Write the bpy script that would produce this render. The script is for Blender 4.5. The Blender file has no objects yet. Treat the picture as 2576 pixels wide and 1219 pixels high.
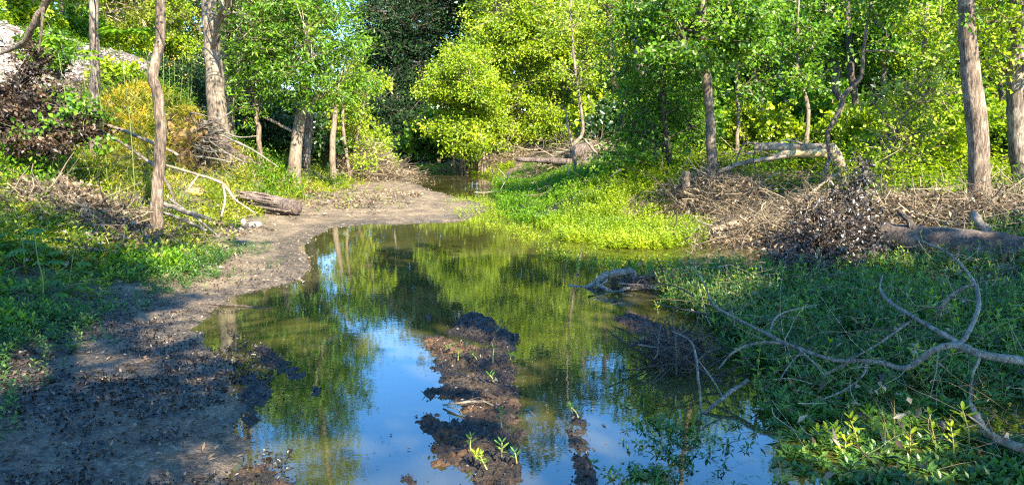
import bpy, math, random, time
import numpy as np
from mathutils import Vector, Matrix
T0 = time.time()
random.seed(7)
RNG = np.random.default_rng(11)
PI = math.pi
SC = bpy.context.scene
COL = SC.collection

# ------------------------------------------------------------------ camera, sky, sun, exposure
CZ, PITCH, FPX, HOR = 1.6, math.radians(8.0), 1946.0, 336.0     # f in pixels of a 2576 x 1219 picture
cam_d = bpy.data.cameras.new('camera')
cam_d.sensor_width = 36.0
cam_d.lens = 36.0 * FPX / 2576.0
cam_d.clip_start = 0.05
cam_d.clip_end = 2000
cam = bpy.data.objects.new('camera', cam_d)
COL.objects.link(cam)
cam.location = (0, 0, CZ)
cam.rotation_euler = (PI / 2 - PITCH, 0, 0)
SC.camera = cam

SUN_EL, SUN_AZ = math.radians(38.0), math.radians(150.0)        # azimuth clockwise from +Y: behind the camera, to the right
SUN_DIR = Vector((math.sin(SUN_AZ) * math.cos(SUN_EL), math.cos(SUN_AZ) * math.cos(SUN_EL), math.sin(SUN_EL)))
world = bpy.data.worlds.new('World')
SC.world = world
world.use_nodes = True
wn = world.node_tree
bg = wn.nodes['Background']
sky = wn.nodes.new('ShaderNodeTexSky')
sky.sky_type = 'NISHITA'
sky.sun_disc = False
sky.sun_elevation = SUN_EL
sky.sun_rotation = SUN_AZ
sky.air_density = 0.9
sky.dust_density = 0.1
sky.ozone_density = 4.5
bg.inputs[1].default_value = 0.15
hs = wn.nodes.new('ShaderNodeHueSaturation')
hs.inputs['Saturation'].default_value = 1.22
hs.inputs['Value'].default_value = 1.1
wn.links.new(sky.outputs[0], hs.inputs['Color'])
wn.links.new(hs.outputs[0], bg.inputs[0])

sun_l = bpy.data.lights.new('sun', 'SUN')
sun_l.energy = 4.8
sun_l.angle = math.radians(0.5)
sun_l.color = (1.0, 0.91, 0.71)
sun = bpy.data.objects.new('sun', sun_l)
COL.objects.link(sun)
sun.rotation_euler = (-SUN_DIR).to_track_quat('-Z', 'Y').to_euler()
sun.location = (0, -20, 40)
SC.view_settings.view_transform = 'Standard'
SC.view_settings.look = 'None'
SC.view_settings.exposure = 2.15
SC.view_settings.gamma = 1.0
SC.view_settings.use_curve_mapping = False
SC.cycles.max_bounces = 7
SC.cycles.diffuse_bounces = 3
SC.cycles.glossy_bounces = 3
SC.cycles.transmission_bounces = 4
SC.cycles.transparent_max_bounces = 4
SC.cycles.use_adaptive_sampling = True
SC.cycles.adaptive_threshold = 0.008
SC.cycles.use_denoising = False
SC.cycles.pixel_filter_type = 'BLACKMAN_HARRIS'
SC.cycles.filter_width = 1.2
SC.cycles.sample_clamp_indirect = 6.0

# ------------------------------------------------------------------ picture -> place helpers (used only to measure)
cp, sp = math.cos(PITCH), math.sin(PITCH)
def ray(px, py):
    px = np.asarray(px, float); py = np.asarray(py, float)
    u = (px - 1288.0) / FPX; v = -(py - 609.5) / FPX
    return np.stack([u + 0 * v, cp + v * sp + 0 * u, -sp + v * cp + 0 * u], -1)
def PZ(px, py, z=0.0):
    d = ray(px, py); t = (z - CZ) / d[..., 2]
    return np.stack([d[..., 0] * t, d[..., 1] * t, CZ + d[..., 2] * t], -1)
def PY(px, py, Y):
    d = ray(px, py); t = Y / d[..., 1]
    return np.stack([d[..., 0] * t, d[..., 1] * t, CZ + d[..., 2] * t], -1)

# ------------------------------------------------------------------ numpy noise
def _hash(ix, iy, s):
    h = (ix.astype(np.int64) * 374761393 + iy.astype(np.int64) * 668265263 + s * 974634777) & 0x7fffffff
    h = ((h ^ (h >> 13)) * 1274126177) & 0x7fffffff
    h = h ^ (h >> 16)
    return (h & 0xffff) / 65535.0
def vnoise(x, y, s=0):
    ix = np.floor(x); iy = np.floor(y); fx = x - ix; fy = y - iy
    fx = fx * fx * (3 - 2 * fx); fy = fy * fy * (3 - 2 * fy)
    ix = ix.astype(np.int64); iy = iy.astype(np.int64)
    a = _hash(ix, iy, s); b = _hash(ix + 1, iy, s); c = _hash(ix, iy + 1, s); d = _hash(ix + 1, iy + 1, s)
    return (a * (1 - fx) + b * fx) * (1 - fy) + (c * (1 - fx) + d * fx) * fy
def fbm(x, y, octv=4, s=0):
    r = 0; a = 0.5; t = 0
    for k in range(octv):
        r = r + a * vnoise(x, y, s + k * 17); t += a; x = x * 2.03 + 5.1; y = y * 2.03 - 3.7; a *= 0.5
    return r / t
def sstep(a, b, x):
    t = np.clip((x - a) / (b - a), 0, 1); return t * t * (3 - 2 * t)
def inpoly(x, y, poly):
    c = np.zeros(np.shape(x), bool); n = len(poly)
    for i in range(n):
        x0, y0 = poly[i]; x1, y1 = poly[(i + 1) % n]
        c ^= ((y0 > y) != (y1 > y)) & (x < (x1 - x0) * (y - y0) / ((y1 - y0) or 1e-9) + x0)
    return c
def polydist(x, y, poly):
    d = np.full(np.shape(x), 1e9); n = len(poly)
    for i in range(n):
        x0, y0 = poly[i]; x1, y1 = poly[(i + 1) % n]
        dx, dy = x1 - x0, y1 - y0
        t = np.clip(((x - x0) * dx + (y - y0) * dy) / (dx * dx + dy * dy + 1e-9), 0, 1)
        d = np.minimum(d, np.hypot(x - x0 - t * dx, y - y0 - t * dy))
    return np.where(inpoly(x, y, poly), -d, d)

# ------------------------------------------------------------------ the water's outline, measured on the water plane
WPX = [(575, 1219), (640, 1130), (665, 1060), (640, 1000), (612, 960), (590, 890), (500, 830), (535, 775), (600, 745),
       (725, 710), (790, 675), (755, 612), (840, 572), (930, 562), (1050, 561), (1150, 556), (1225, 530), (1200, 508),
       (1120, 490), (1040, 462), (1018, 436), (1000, 424), (1000, 414), (1060, 410), (1080, 422), (1180, 434),
       (1270, 446), (1300, 470), (1290, 520), (1340, 545), (1500, 560), (1780, 560), (1850, 600), (1960, 655),
       (2150, 690), (2576, 760)]
WP = [tuple(PZ(a, b)[:2]) for a, b in WPX]
WP = [(-1.0, -8.0), (-1.15, 0.0), (-1.2, 2.2)] + WP + [(7.0, 6.0), (8.0, 0.0), (8.0, -8.0)]
WP = [(float(a), float(b)) for a, b in WP]

def water_sd(x, y):
    wob = (fbm(x * 1.3, y * 1.3, 3, 5) - 0.5) * 0.35 + (fbm(x * 6, y * 6, 2, 9) - 0.5) * 0.12
    return polydist(x, y, WP) + wob
RIDGE_A = (-18.5, 28.0)
def ground_h(x, y):
    x = np.asarray(x, float); y = np.asarray(y, float)
    s = water_sd(x, y)
    n1 = fbm(x * 0.5, y * 0.5, 3, 21) - 0.5
    n2 = fbm(x * 3.1, y * 3.1, 3, 31) - 0.5
    n3 = fbm(x * 13, y * 13, 2, 41) - 0.5
    under = -0.02 - 0.06 * sstep(0, 0.6, -s) - 0.25 * sstep(0.5, 2.6, -s)
    left = x < (-0.9 - 0.02 * y)
    sp_ = np.maximum(s, 0)
    hl = 0.02 + 0.07 * np.minimum(sp_, 2.5) + 0.29 * np.maximum(np.minimum(sp_, 9) - 2.0, 0) + 0.03 * np.maximum(sp_ - 9, 0)
    # gravel bar stays low
    e = -x - (10.6 + 0.122 * (y - 20)) + n1 * 1.0
    emb = 3.4 * sstep(0, 8.2, e) * sstep(0, 12, y)
    topcap = 1.0
    hl = np.where(x < 0, hl, np.minimum(hl, 0.9)) + np.where(x < 0, emb, 0) * topcap
    hr = 0.02 + 0.30 * np.minimum(sp_, 2.6) + 0.02 * np.maximum(np.minimum(sp_, 40) - 2.6, 0)
    nearr = sstep(12.0, 15.0, y)
    hr = hr * (0.45 + 0.55 * nearr)
    w = sstep(-0.6, 1.2, x - (-0.9))
    w = np.where(y > 24, sstep(-0.5, 0.5, (x + 3.3)), w)
    # the bar between the two pools
    hb = 0.03 + 0.05 * np.minimum(sp_, 1.5)
    land = hl * (1 - w) + hr * w
    wb = sstep(-6.3, -4.3, x) * sstep(1.2, 0.4, x) * sstep(10.2, 11.8, y) * sstep(28.5, 25.5, y)
    land = land * (1 - wb) + np.minimum(land, hb) * wb
    land = land + np.where((x < 0) & (e > .5), n2 * .5 + n3 * .12, 0)
    land = land + n1 * 0.12 * sstep(0.3, 4, sp_) + n2 * (0.035 + 0.12 * sstep(1, 4, sp_)) + n3 * 0.022
    land = land + 1.15 * np.exp(-(((x + 8.0) / 1.15) ** 2 + ((y - 17.2) / 1.3) ** 2))
    t = sstep(-0.06, 0.06, s)
    h = under * (1 - t) + np.maximum(land, 0.012) * t
    far = sstep(90, 260, np.hypot(x, y))
    return h + far * 2.0 * (fbm(x * 0.01, y * 0.01, 2, 3))
def G(px, py):
    """where the sight line through a picture point meets the ground"""
    px = np.atleast_1d(np.asarray(px, float)); py = np.atleast_1d(np.asarray(py, float))
    d = ray(px, py); out = np.zeros(px.shape + (3,)); done = np.zeros(px.shape, bool)
    t = 1.5
    prev = t
    while t < 160:
        P = np.stack([d[..., 0] * t, d[..., 1] * t, CZ + d[..., 2] * t], -1)
        hit = (~done) & (P[..., 2] <= np.maximum(ground_h(P[..., 0], P[..., 1]), 0))
        out[hit] = P[hit]; done |= hit
        if done.all(): break
        t *= 1.006
    out[~done] = PY(px[~done], py[~done], 60.0) if (~done).any() else 0
    return out
def g1(px, py):
    p = G(px, py)[0]
    return np.array([p[0], p[1], float(np.maximum(ground_h(p[0], p[1]), -0.05))])
def gz(x, y): return float(ground_h(x, y))

# ------------------------------------------------------------------ object bookkeeping
def tag(o, label=None, cat=None, group=None, kind=None):
    if label: o['label'] = label
    if cat: o['category'] = cat
    if group: o['group'] = group
    if kind: o['kind'] = kind
    return o
def empty(name, loc, label=None, cat=None, group=None):
    o = bpy.data.objects.new(name, None); COL.objects.link(o)
    o.empty_display_size = 0.2
    o.location = [float(c) for c in loc]
    return tag(o, label, cat, group)
KIDS = {}
def copy_tree(o, loc, rotz=0.0, scale=1.0, label=None, group=None, parent=None):
    c = o.copy(); COL.objects.link(c); c.parent = parent
    if parent is None:
        c.location = [float(v) for v in loc]; c.rotation_euler = (0, 0, rotz); c.scale = (scale, scale, scale)
        if label: c['label'] = label
        if group: c['group'] = group
    for ch in KIDS.get(o.name, []):
        k = copy_tree(ch, None, parent=c)
        KIDS.setdefault(c.name, []).append(k)
    return c

class MB:
    """collects vertices and faces as numpy arrays, builds ONE mesh object"""
    def __init__(s): s.v = []; s.f = []; s.r = []; s.n = 0
    def add(s, v, faces, rnd=None):
        v = np.asarray(v, np.float32).reshape(-1, 3)
        for f in faces: s.f.append(np.asarray(f, np.int64) + s.n)
        s.v.append(v); s.n += len(v)
        if rnd is None: rnd = np.full(len(v), 0.5)
        s.r.append(np.asarray(rnd, np.float32) * np.ones(len(v), np.float32))
    def build(s, name, mat, parent=None, base=(0, 0, 0), smooth=False, kind=None, label=None, cat=None, group=None, mats=None):
        if s.n == 0: return None
        me = bpy.data.meshes.new(name)
        v = np.concatenate(s.v) - np.asarray(base, np.float32)
        loops = np.concatenate([f.ravel() for f in s.f])
        tot = np.concatenate([np.full(len(f), f.shape[1], np.int64) for f in s.f])
        st = np.concatenate([[0], np.cumsum(tot)[:-1]])
        me.vertices.add(len(v)); me.vertices.foreach_set('co', v.ravel())
        me.loops.add(len(loops)); me.loops.foreach_set('vertex_index', loops.astype(np.int32))
        me.polygons.add(len(tot)); me.polygons.foreach_set('loop_start', st.astype(np.int32))
        try: me.polygons.foreach_set('loop_total', tot.astype(np.int32))
        except Exception: pass
        if smooth: me.polygons.foreach_set('use_smooth', np.ones(len(tot), bool))
        at = me.attributes.new('rnd', 'FLOAT', 'POINT'); at.data.foreach_set('value', np.concatenate(s.r))
        me.update(calc_edges=True)
        me.materials.append(mat)
        o = bpy.data.objects.new(name, me); COL.objects.link(o)
        if parent is not None:
            o.parent = parent; KIDS.setdefault(parent.name, []).append(o)
        else:
            o.location = [float(c) for c in base]
        tag(o, label, cat, group, kind)
        return o

def smooth_path(pts, rad, seg=4):
    pts = np.asarray(pts, float); rad = np.asarray(rad, float)
    if len(pts) < 3:
        t = np.linspace(0, 1, seg + 1)[:, None]
        return pts[0] * (1 - t) + pts[-1] * t, rad[0] * (1 - t[:, 0]) + rad[-1] * t[:, 0]
    P = np.vstack([2 * pts[0] - pts[1], pts, 2 * pts[-1] - pts[-2]])
    o, r = [], []
    for i in range(len(pts) - 1):
        p0, p1, p2, p3 = P[i:i + 4]
        for k in range(seg):
            t = k / seg
            o.append(0.5 * ((2 * p1) + (-p0 + p2) * t + (2 * p0 - 5 * p1 + 4 * p2 - p3) * t * t + (-p0 + 3 * p1 - 3 * p2 + p3) * t ** 3))
            r.append(rad[i] * (1 - t) + rad[i + 1] * t)
    o.append(pts[-1]); r.append(rad[-1])
    return np.array(o), np.array(r)
def tube(mb, pts, rad, sides=8, seg=4, lump=0.0, rnd=0.5, cap=True, seed=0):
    p, r = smooth_path(pts, rad, seg)
    n = len(p)
    tg = np.gradient(p, axis=0); tg /= np.linalg.norm(tg, axis=1)[:, None] + 1e-9
    ref = np.array([1.0, 0, 0]) if abs(tg[0][0]) < 0.8 else np.array([0, 1.0, 0])
    u = np.cross(tg[0], ref); u /= np.linalg.norm(u)
    ring = []
    a = np.arange(sides) * 2 * PI / sides
    rg = np.random.default_rng(seed + n * 7 + int(abs(p[0][0]) * 100))
    ph = rg.random(4) * 6
    if lump and n > 4:
        big = 0.35 if r.max() > .07 else 1.0
        p = p + rg.normal(size=p.shape) * (min(lump, .1) * 2.6 * big * r)[:, None] * np.array([1, 1, .8])
        p[0] = p[0]; r = r * (1 + rg.normal(size=n) * min(lump, .1) * 1.2 * big)
    for i in range(n):
        u = u - tg[i] * np.dot(u, tg[i]); u /= np.linalg.norm(u) + 1e-9
        w = np.cross(tg[i], u)
        rr = r[i] * np.ones(sides)
        if lump:
            rr = rr * (1 + lump * (0.6 * np.sin(a * 2 + ph[0] + i * 0.35) + 0.5 * np.sin(a * 3 + ph[1] - i * 0.5) + 0.5 * (rg.random(sides) - 0.5)))
        ring.append(p[i] + rr[:, None] * (np.cos(a)[:, None] * u + np.sin(a)[:, None] * w))
    v = np.concatenate(ring)
    i, j = np.meshgrid(np.arange(n - 1), np.arange(sides), indexing='ij')
    i = i.ravel(); j = j.ravel(); j2 = (j + 1) % sides
    f = [np.stack([i * sides + j, i * sides + j2, (i + 1) * sides + j2, (i + 1) * sides + j], 1)]
    if cap:
        v = np.vstack([v, p[0], p[-1]])
        jj = np.arange(sides); a0 = n * sides
        f.append(np.stack([np.full(sides, a0), (jj + 1) % sides, jj], 1))
        f.append(np.stack([np.full(sides, a0 + 1), (n - 1) * sides + jj, (n - 1) * sides + (jj + 1) % sides], 1))
    mb.add(v, f, rnd)
    return p, r
def prisms(mb, p0, p1, r0, r1, rnd=0.5):
    """many thin three-sided sticks at once"""
    p0 = np.asarray(p0, float); p1 = np.asarray(p1, float); n = len(p0)
    if n == 0: return
    t = p1 - p0; t /= np.linalg.norm(t, axis=1)[:, None] + 1e-9
    ref = np.where(np.abs(t[:, 2:3]) < 0.9, [[0, 0, 1.0]], [[1.0, 0, 0]])
    u = np.cross(t, ref); u /= np.linalg.norm(u, axis=1)[:, None] + 1e-9
    w = np.cross(t, u)
    r0 = np.asarray(r0, float) * np.ones(n); r1 = np.asarray(r1, float) * np.ones(n)
    vs = []
    for P, R in ((p0, r0), (p1, r1)):
        for k in range(3):
            a = k * 2 * PI / 3
            vs.append(P + R[:, None] * (math.cos(a) * u + math.sin(a) * w))
    v = np.stack(vs, 1).reshape(-1, 3)
    b = np.arange(n)[:, None] * 6
    f = np.concatenate([b + np.array([[k, (k + 1) % 3, 3 + (k + 1) % 3, 3 + k]]) for k in range(3)])
    mb.add(v, [f], np.repeat(np.asarray(rnd, float) * np.ones(n), 6))
def unit(v): return v / (np.linalg.norm(v, axis=-1, keepdims=True) + 1e-9)
def leaves(mb, pos, d, nrm, L, W, rnd, fold=0.25, wide=0.45):
    """pos = leaf base, d = direction, nrm = approximate normal; each leaf two folded triangles"""
    n = len(pos)
    if n == 0: return
    d = unit(np.asarray(d, float)); s = unit(np.cross(d, nrm)); m = np.cross(s, d)
    L = (np.asarray(L, float) * np.ones(n))[:, None]; W = (np.asarray(W, float) * np.ones(n))[:, None]
    tip = pos + d * L
    q = pos + d * L * wide + m * W * fold
    v = np.stack([pos, q + s * W * 0.5, tip, q - s * W * 0.5], 1).reshape(-1, 3)
    b = np.arange(n)[:, None] * 4
    f = np.concatenate([b + np.array([[0, 1, 2]]), b + np.array([[0, 2, 3]])])
    mb.add(v, [f], np.repeat(np.asarray(rnd, float) * np.ones(n), 4))
def rdir(n, zb=0.0, rng=RNG):
    v = rng.normal(size=(n, 3)); v[:, 2] += zb
    return unit(v)

# ------------------------------------------------------------------ materials
def newmat(name):
    m = bpy.data.materials.new(name); m.use_nodes = True
    nt = m.node_tree; nt.nodes.clear()
    out = nt.nodes.new('ShaderNodeOutputMaterial')
    return m, nt, out
def N(nt, t, **kw):
    n = nt.nodes.new(t)
    for k, v in kw.items(): setattr(n, k, v)
    return n
def ramp(nt, fac, stops):
    r = N(nt, 'ShaderNodeValToRGB'); e = r.color_ramp.elements
    while len(e) < len(stops): e.new(0.5)
    for i, (p, c) in enumerate(stops): e[i].position = p; e[i].color = (*c, 1)
    nt.links.new(fac, r.inputs[0]); return r.outputs[0]
def noise(nt, scale, detail=4, rough=0.6, vec=None, dist=0.0):
    n = N(nt, 'ShaderNodeTexNoise'); n.inputs['Scale'].default_value = scale; n.inputs['Detail'].default_value = detail
    n.inputs['Roughness'].default_value = rough; n.inputs['Distortion'].default_value = dist
    if vec is not None: nt.links.new(vec, n.inputs['Vector'])
    return n.outputs['Fac']
def bump(nt, h, strength, dist=0.02):
    b = N(nt, 'ShaderNodeBump'); b.inputs['Strength'].default_value = strength; b.inputs['Distance'].default_value = dist
    nt.links.new(h, b.inputs['Height']); return b.outputs[0]
def leaf_mat(name, stops, trans=0.45, gloss=0.03, tint=(1.25, 1.15, 0.5)):
    m, nt, out = newmat(name)
    a = N(nt, 'ShaderNodeAttribute', attribute_name='rnd')
    c0 = ramp(nt, a.outputs['Fac'], stops)
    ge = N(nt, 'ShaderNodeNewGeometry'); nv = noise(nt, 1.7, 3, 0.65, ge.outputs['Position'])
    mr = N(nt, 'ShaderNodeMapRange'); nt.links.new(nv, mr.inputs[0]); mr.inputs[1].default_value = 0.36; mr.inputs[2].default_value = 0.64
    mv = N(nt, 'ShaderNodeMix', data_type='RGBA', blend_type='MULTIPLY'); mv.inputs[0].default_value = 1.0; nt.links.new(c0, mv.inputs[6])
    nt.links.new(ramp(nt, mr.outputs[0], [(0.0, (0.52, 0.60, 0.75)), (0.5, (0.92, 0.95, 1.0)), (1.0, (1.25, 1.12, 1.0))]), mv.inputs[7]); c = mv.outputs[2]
    df = N(nt, 'ShaderNodeBsdfDiffuse'); nt.links.new(c, df.inputs[0])
    tr = N(nt, 'ShaderNodeBsdfTranslucent')
    mu = N(nt, 'ShaderNodeMix', data_type='RGBA', blend_type='MULTIPLY'); mu.inputs[0].default_value = 1.0
    nt.links.new(c, mu.inputs[6]); mu.inputs[7].default_value = (*tint, 1); nt.links.new(mu.outputs[2], tr.inputs[0])
    mx = N(nt, 'ShaderNodeMixShader'); mx.inputs[0].default_value = trans
    nt.links.new(df.outputs[0], mx.inputs[1]); nt.links.new(tr.outputs[0], mx.inputs[2])
    gl = N(nt, 'ShaderNodeBsdfGlossy'); gl.inputs['Roughness'].default_value = 0.42
    m2 = N(nt, 'ShaderNodeMixShader'); m2.inputs[0].default_value = gloss
    nt.links.new(mx.outputs[0], m2.inputs[1]); nt.links.new(gl.outputs[0], m2.inputs[2])
    nt.links.new(m2.outputs[0], out.inputs[0])
    return m
def bark_mat(name, dark, mid, lite, scale=9.0, stretch=0.18, bs=0.6, rough=0.9):
    m, nt, out = newmat(name)
    tc = N(nt, 'ShaderNodeTexCoord'); mp = N(nt, 'ShaderNodeMapping')
    mp.inputs['Scale'].default_value = (1, 1, stretch)
    nt.links.new(tc.outputs['Object'], mp.inputs[0])
    n1 = noise(nt, scale * 4, 5, 0.65, mp.outputs[0], 0.6)
    n2 = noise(nt, scale * 0.35, 4, 0.6, tc.outputs['Object'])
    add = N(nt, 'ShaderNodeMath', operation='MULTIPLY_ADD'); nt.links.new(n1, add.inputs[0]); add.inputs[1].default_value = 0.6
    mm = N(nt, 'ShaderNodeMath', operation='MULTIPLY'); nt.links.new(n2, mm.inputs[0]); mm.inputs[1].default_value = 0.4
    nt.links.new(mm.outputs[0], add.inputs[2])
    c = ramp(nt, add.outputs[0], [(0.38, dark), (0.5, mid), (0.62, lite)])
    p = N(nt, 'ShaderNodeBsdfPrincipled'); p.inputs['Roughness'].default_value = rough
    nt.links.new(c, p.inputs['Base Color']); nt.links.new(bump(nt, n1, bs, 0.03), p.inputs['Normal'])
    nt.links.new(p.outputs[0], out.inputs[0])
    return m
def rnd_mat(name, stops, rough=0.85, trans=0.0):
    """plain matt colour that differs from piece to piece"""
    m, nt, out = newmat(name)
    a = N(nt, 'ShaderNodeAttribute', attribute_name='rnd')
    c = ramp(nt, a.outputs['Fac'], stops)
    p = N(nt, 'ShaderNodeBsdfPrincipled'); p.inputs['Roughness'].default_value = rough
    nt.links.new(c, p.inputs['Base Color'])
    nt.links.new(p.outputs[0], out.inputs[0])
    return m
LM = {}
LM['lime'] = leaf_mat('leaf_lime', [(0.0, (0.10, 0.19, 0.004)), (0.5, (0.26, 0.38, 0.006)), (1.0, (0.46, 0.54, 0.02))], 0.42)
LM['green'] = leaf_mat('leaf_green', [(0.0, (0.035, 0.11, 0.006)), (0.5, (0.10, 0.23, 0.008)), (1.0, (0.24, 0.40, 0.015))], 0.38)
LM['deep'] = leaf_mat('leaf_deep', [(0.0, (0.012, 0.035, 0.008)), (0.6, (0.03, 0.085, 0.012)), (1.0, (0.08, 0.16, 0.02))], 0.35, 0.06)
LM['dusk'] = leaf_mat('leaf_dusky', [(0.0, (0.008, 0.020, 0.008)), (0.6, (0.020, 0.048, 0.016)), (1.0, (0.055, 0.105, 0.035))], 0.2, 0.0, (1.1, 1.1, 0.8))  # dark leaf colour; on the dusky tree and bush it also paints shade
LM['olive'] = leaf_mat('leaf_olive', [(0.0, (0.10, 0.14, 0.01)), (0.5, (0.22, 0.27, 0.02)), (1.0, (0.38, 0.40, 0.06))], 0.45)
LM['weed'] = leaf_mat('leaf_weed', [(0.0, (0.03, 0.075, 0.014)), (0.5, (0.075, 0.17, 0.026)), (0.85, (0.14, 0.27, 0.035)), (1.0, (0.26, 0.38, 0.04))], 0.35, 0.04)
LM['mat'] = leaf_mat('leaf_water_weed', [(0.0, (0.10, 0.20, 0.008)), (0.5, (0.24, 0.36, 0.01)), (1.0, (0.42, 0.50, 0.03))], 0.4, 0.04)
LM['sprig'] = leaf_mat('leaf_sun_tinted_sprig', [(0.0, (0.30, 0.42, 0.01)), (1.0, (0.56, 0.64, 0.03))], 0.5, 0.03)  # brighter than the weed leaf so the sprigs look sunlit
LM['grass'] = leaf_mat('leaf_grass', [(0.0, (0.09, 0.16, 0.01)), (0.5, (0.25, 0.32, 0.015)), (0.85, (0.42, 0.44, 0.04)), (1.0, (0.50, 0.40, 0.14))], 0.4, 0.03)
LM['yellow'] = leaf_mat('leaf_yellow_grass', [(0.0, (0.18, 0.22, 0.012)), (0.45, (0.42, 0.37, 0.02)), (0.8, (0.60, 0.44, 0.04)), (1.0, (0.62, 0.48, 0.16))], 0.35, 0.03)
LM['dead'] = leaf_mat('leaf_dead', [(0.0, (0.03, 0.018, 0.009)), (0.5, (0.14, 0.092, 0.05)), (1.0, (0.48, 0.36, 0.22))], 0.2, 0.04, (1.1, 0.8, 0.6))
LM['rust'] = leaf_mat('leaf_dead_brown', [(0.0, (0.012, 0.007, 0.005)), (0.6, (0.05, 0.030, 0.017)), (0.85, (0.14, 0.09, 0.055)), (1.0, (0.42, 0.30, 0.19))], 0.15, 0.03, (1.1, 0.8, 0.6))  # darker dead brown, also carrying the shadow over the left brush
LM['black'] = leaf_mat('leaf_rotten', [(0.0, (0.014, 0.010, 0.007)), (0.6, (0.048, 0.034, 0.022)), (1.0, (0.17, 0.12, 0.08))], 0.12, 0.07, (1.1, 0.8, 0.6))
BK = {}
BK['grey'] = bark_mat('bark_grey_brown', (0.025, 0.018, 0.014), (0.14, 0.105, 0.08), (0.34, 0.28, 0.22))
BK['pale'] = bark_mat('bark_pale', (0.05, 0.036, 0.024), (0.20, 0.15, 0.102), (0.36, 0.285, 0.205), 8, 0.25, 1.0)
BK['warm'] = bark_mat('bark_warm', (0.03, 0.02, 0.013), (0.15, 0.105, 0.072), (0.38, 0.28, 0.20), 10, 0.16, 1.0)
BK['dark'] = bark_mat('bark_dark', (0.02, 0.014, 0.010), (0.07, 0.05, 0.036), (0.16, 0.12, 0.09))
BK['limb'] = bark_mat('bark_grey_limb', (0.06, 0.047, 0.034), (0.18, 0.15, 0.11), (0.36, 0.31, 0.235), 12, 0.6, 0.4)
BK['rot'] = bark_mat('rotten_wood', (0.025, 0.017, 0.014), (0.12, 0.085, 0.065), (0.30, 0.22, 0.18), 8, 0.3, 1.0)
BK['bare'] = bark_mat('bare_wood', (0.07, 0.045, 0.03), (0.25, 0.185, 0.12), (0.44, 0.34, 0.23), 8, 0.3, 0.4)
STK = rnd_mat('dry_stick', [(0.0, (0.035, 0.025, 0.015)), (0.55, (0.15, 0.11, 0.066)), (1.0, (0.48, 0.38, 0.24))])
STKD = rnd_mat('wet_stick', [(0.0, (0.02, 0.016, 0.013)), (0.6, (0.08, 0.06, 0.045)), (1.0, (0.24, 0.18, 0.13))])
STEM = rnd_mat('weed_stem', [(0.0, (0.08, 0.13, 0.03)), (0.5, (0.18, 0.20, 0.05)), (1.0, (0.32, 0.25, 0.08))], 0.5)

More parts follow.
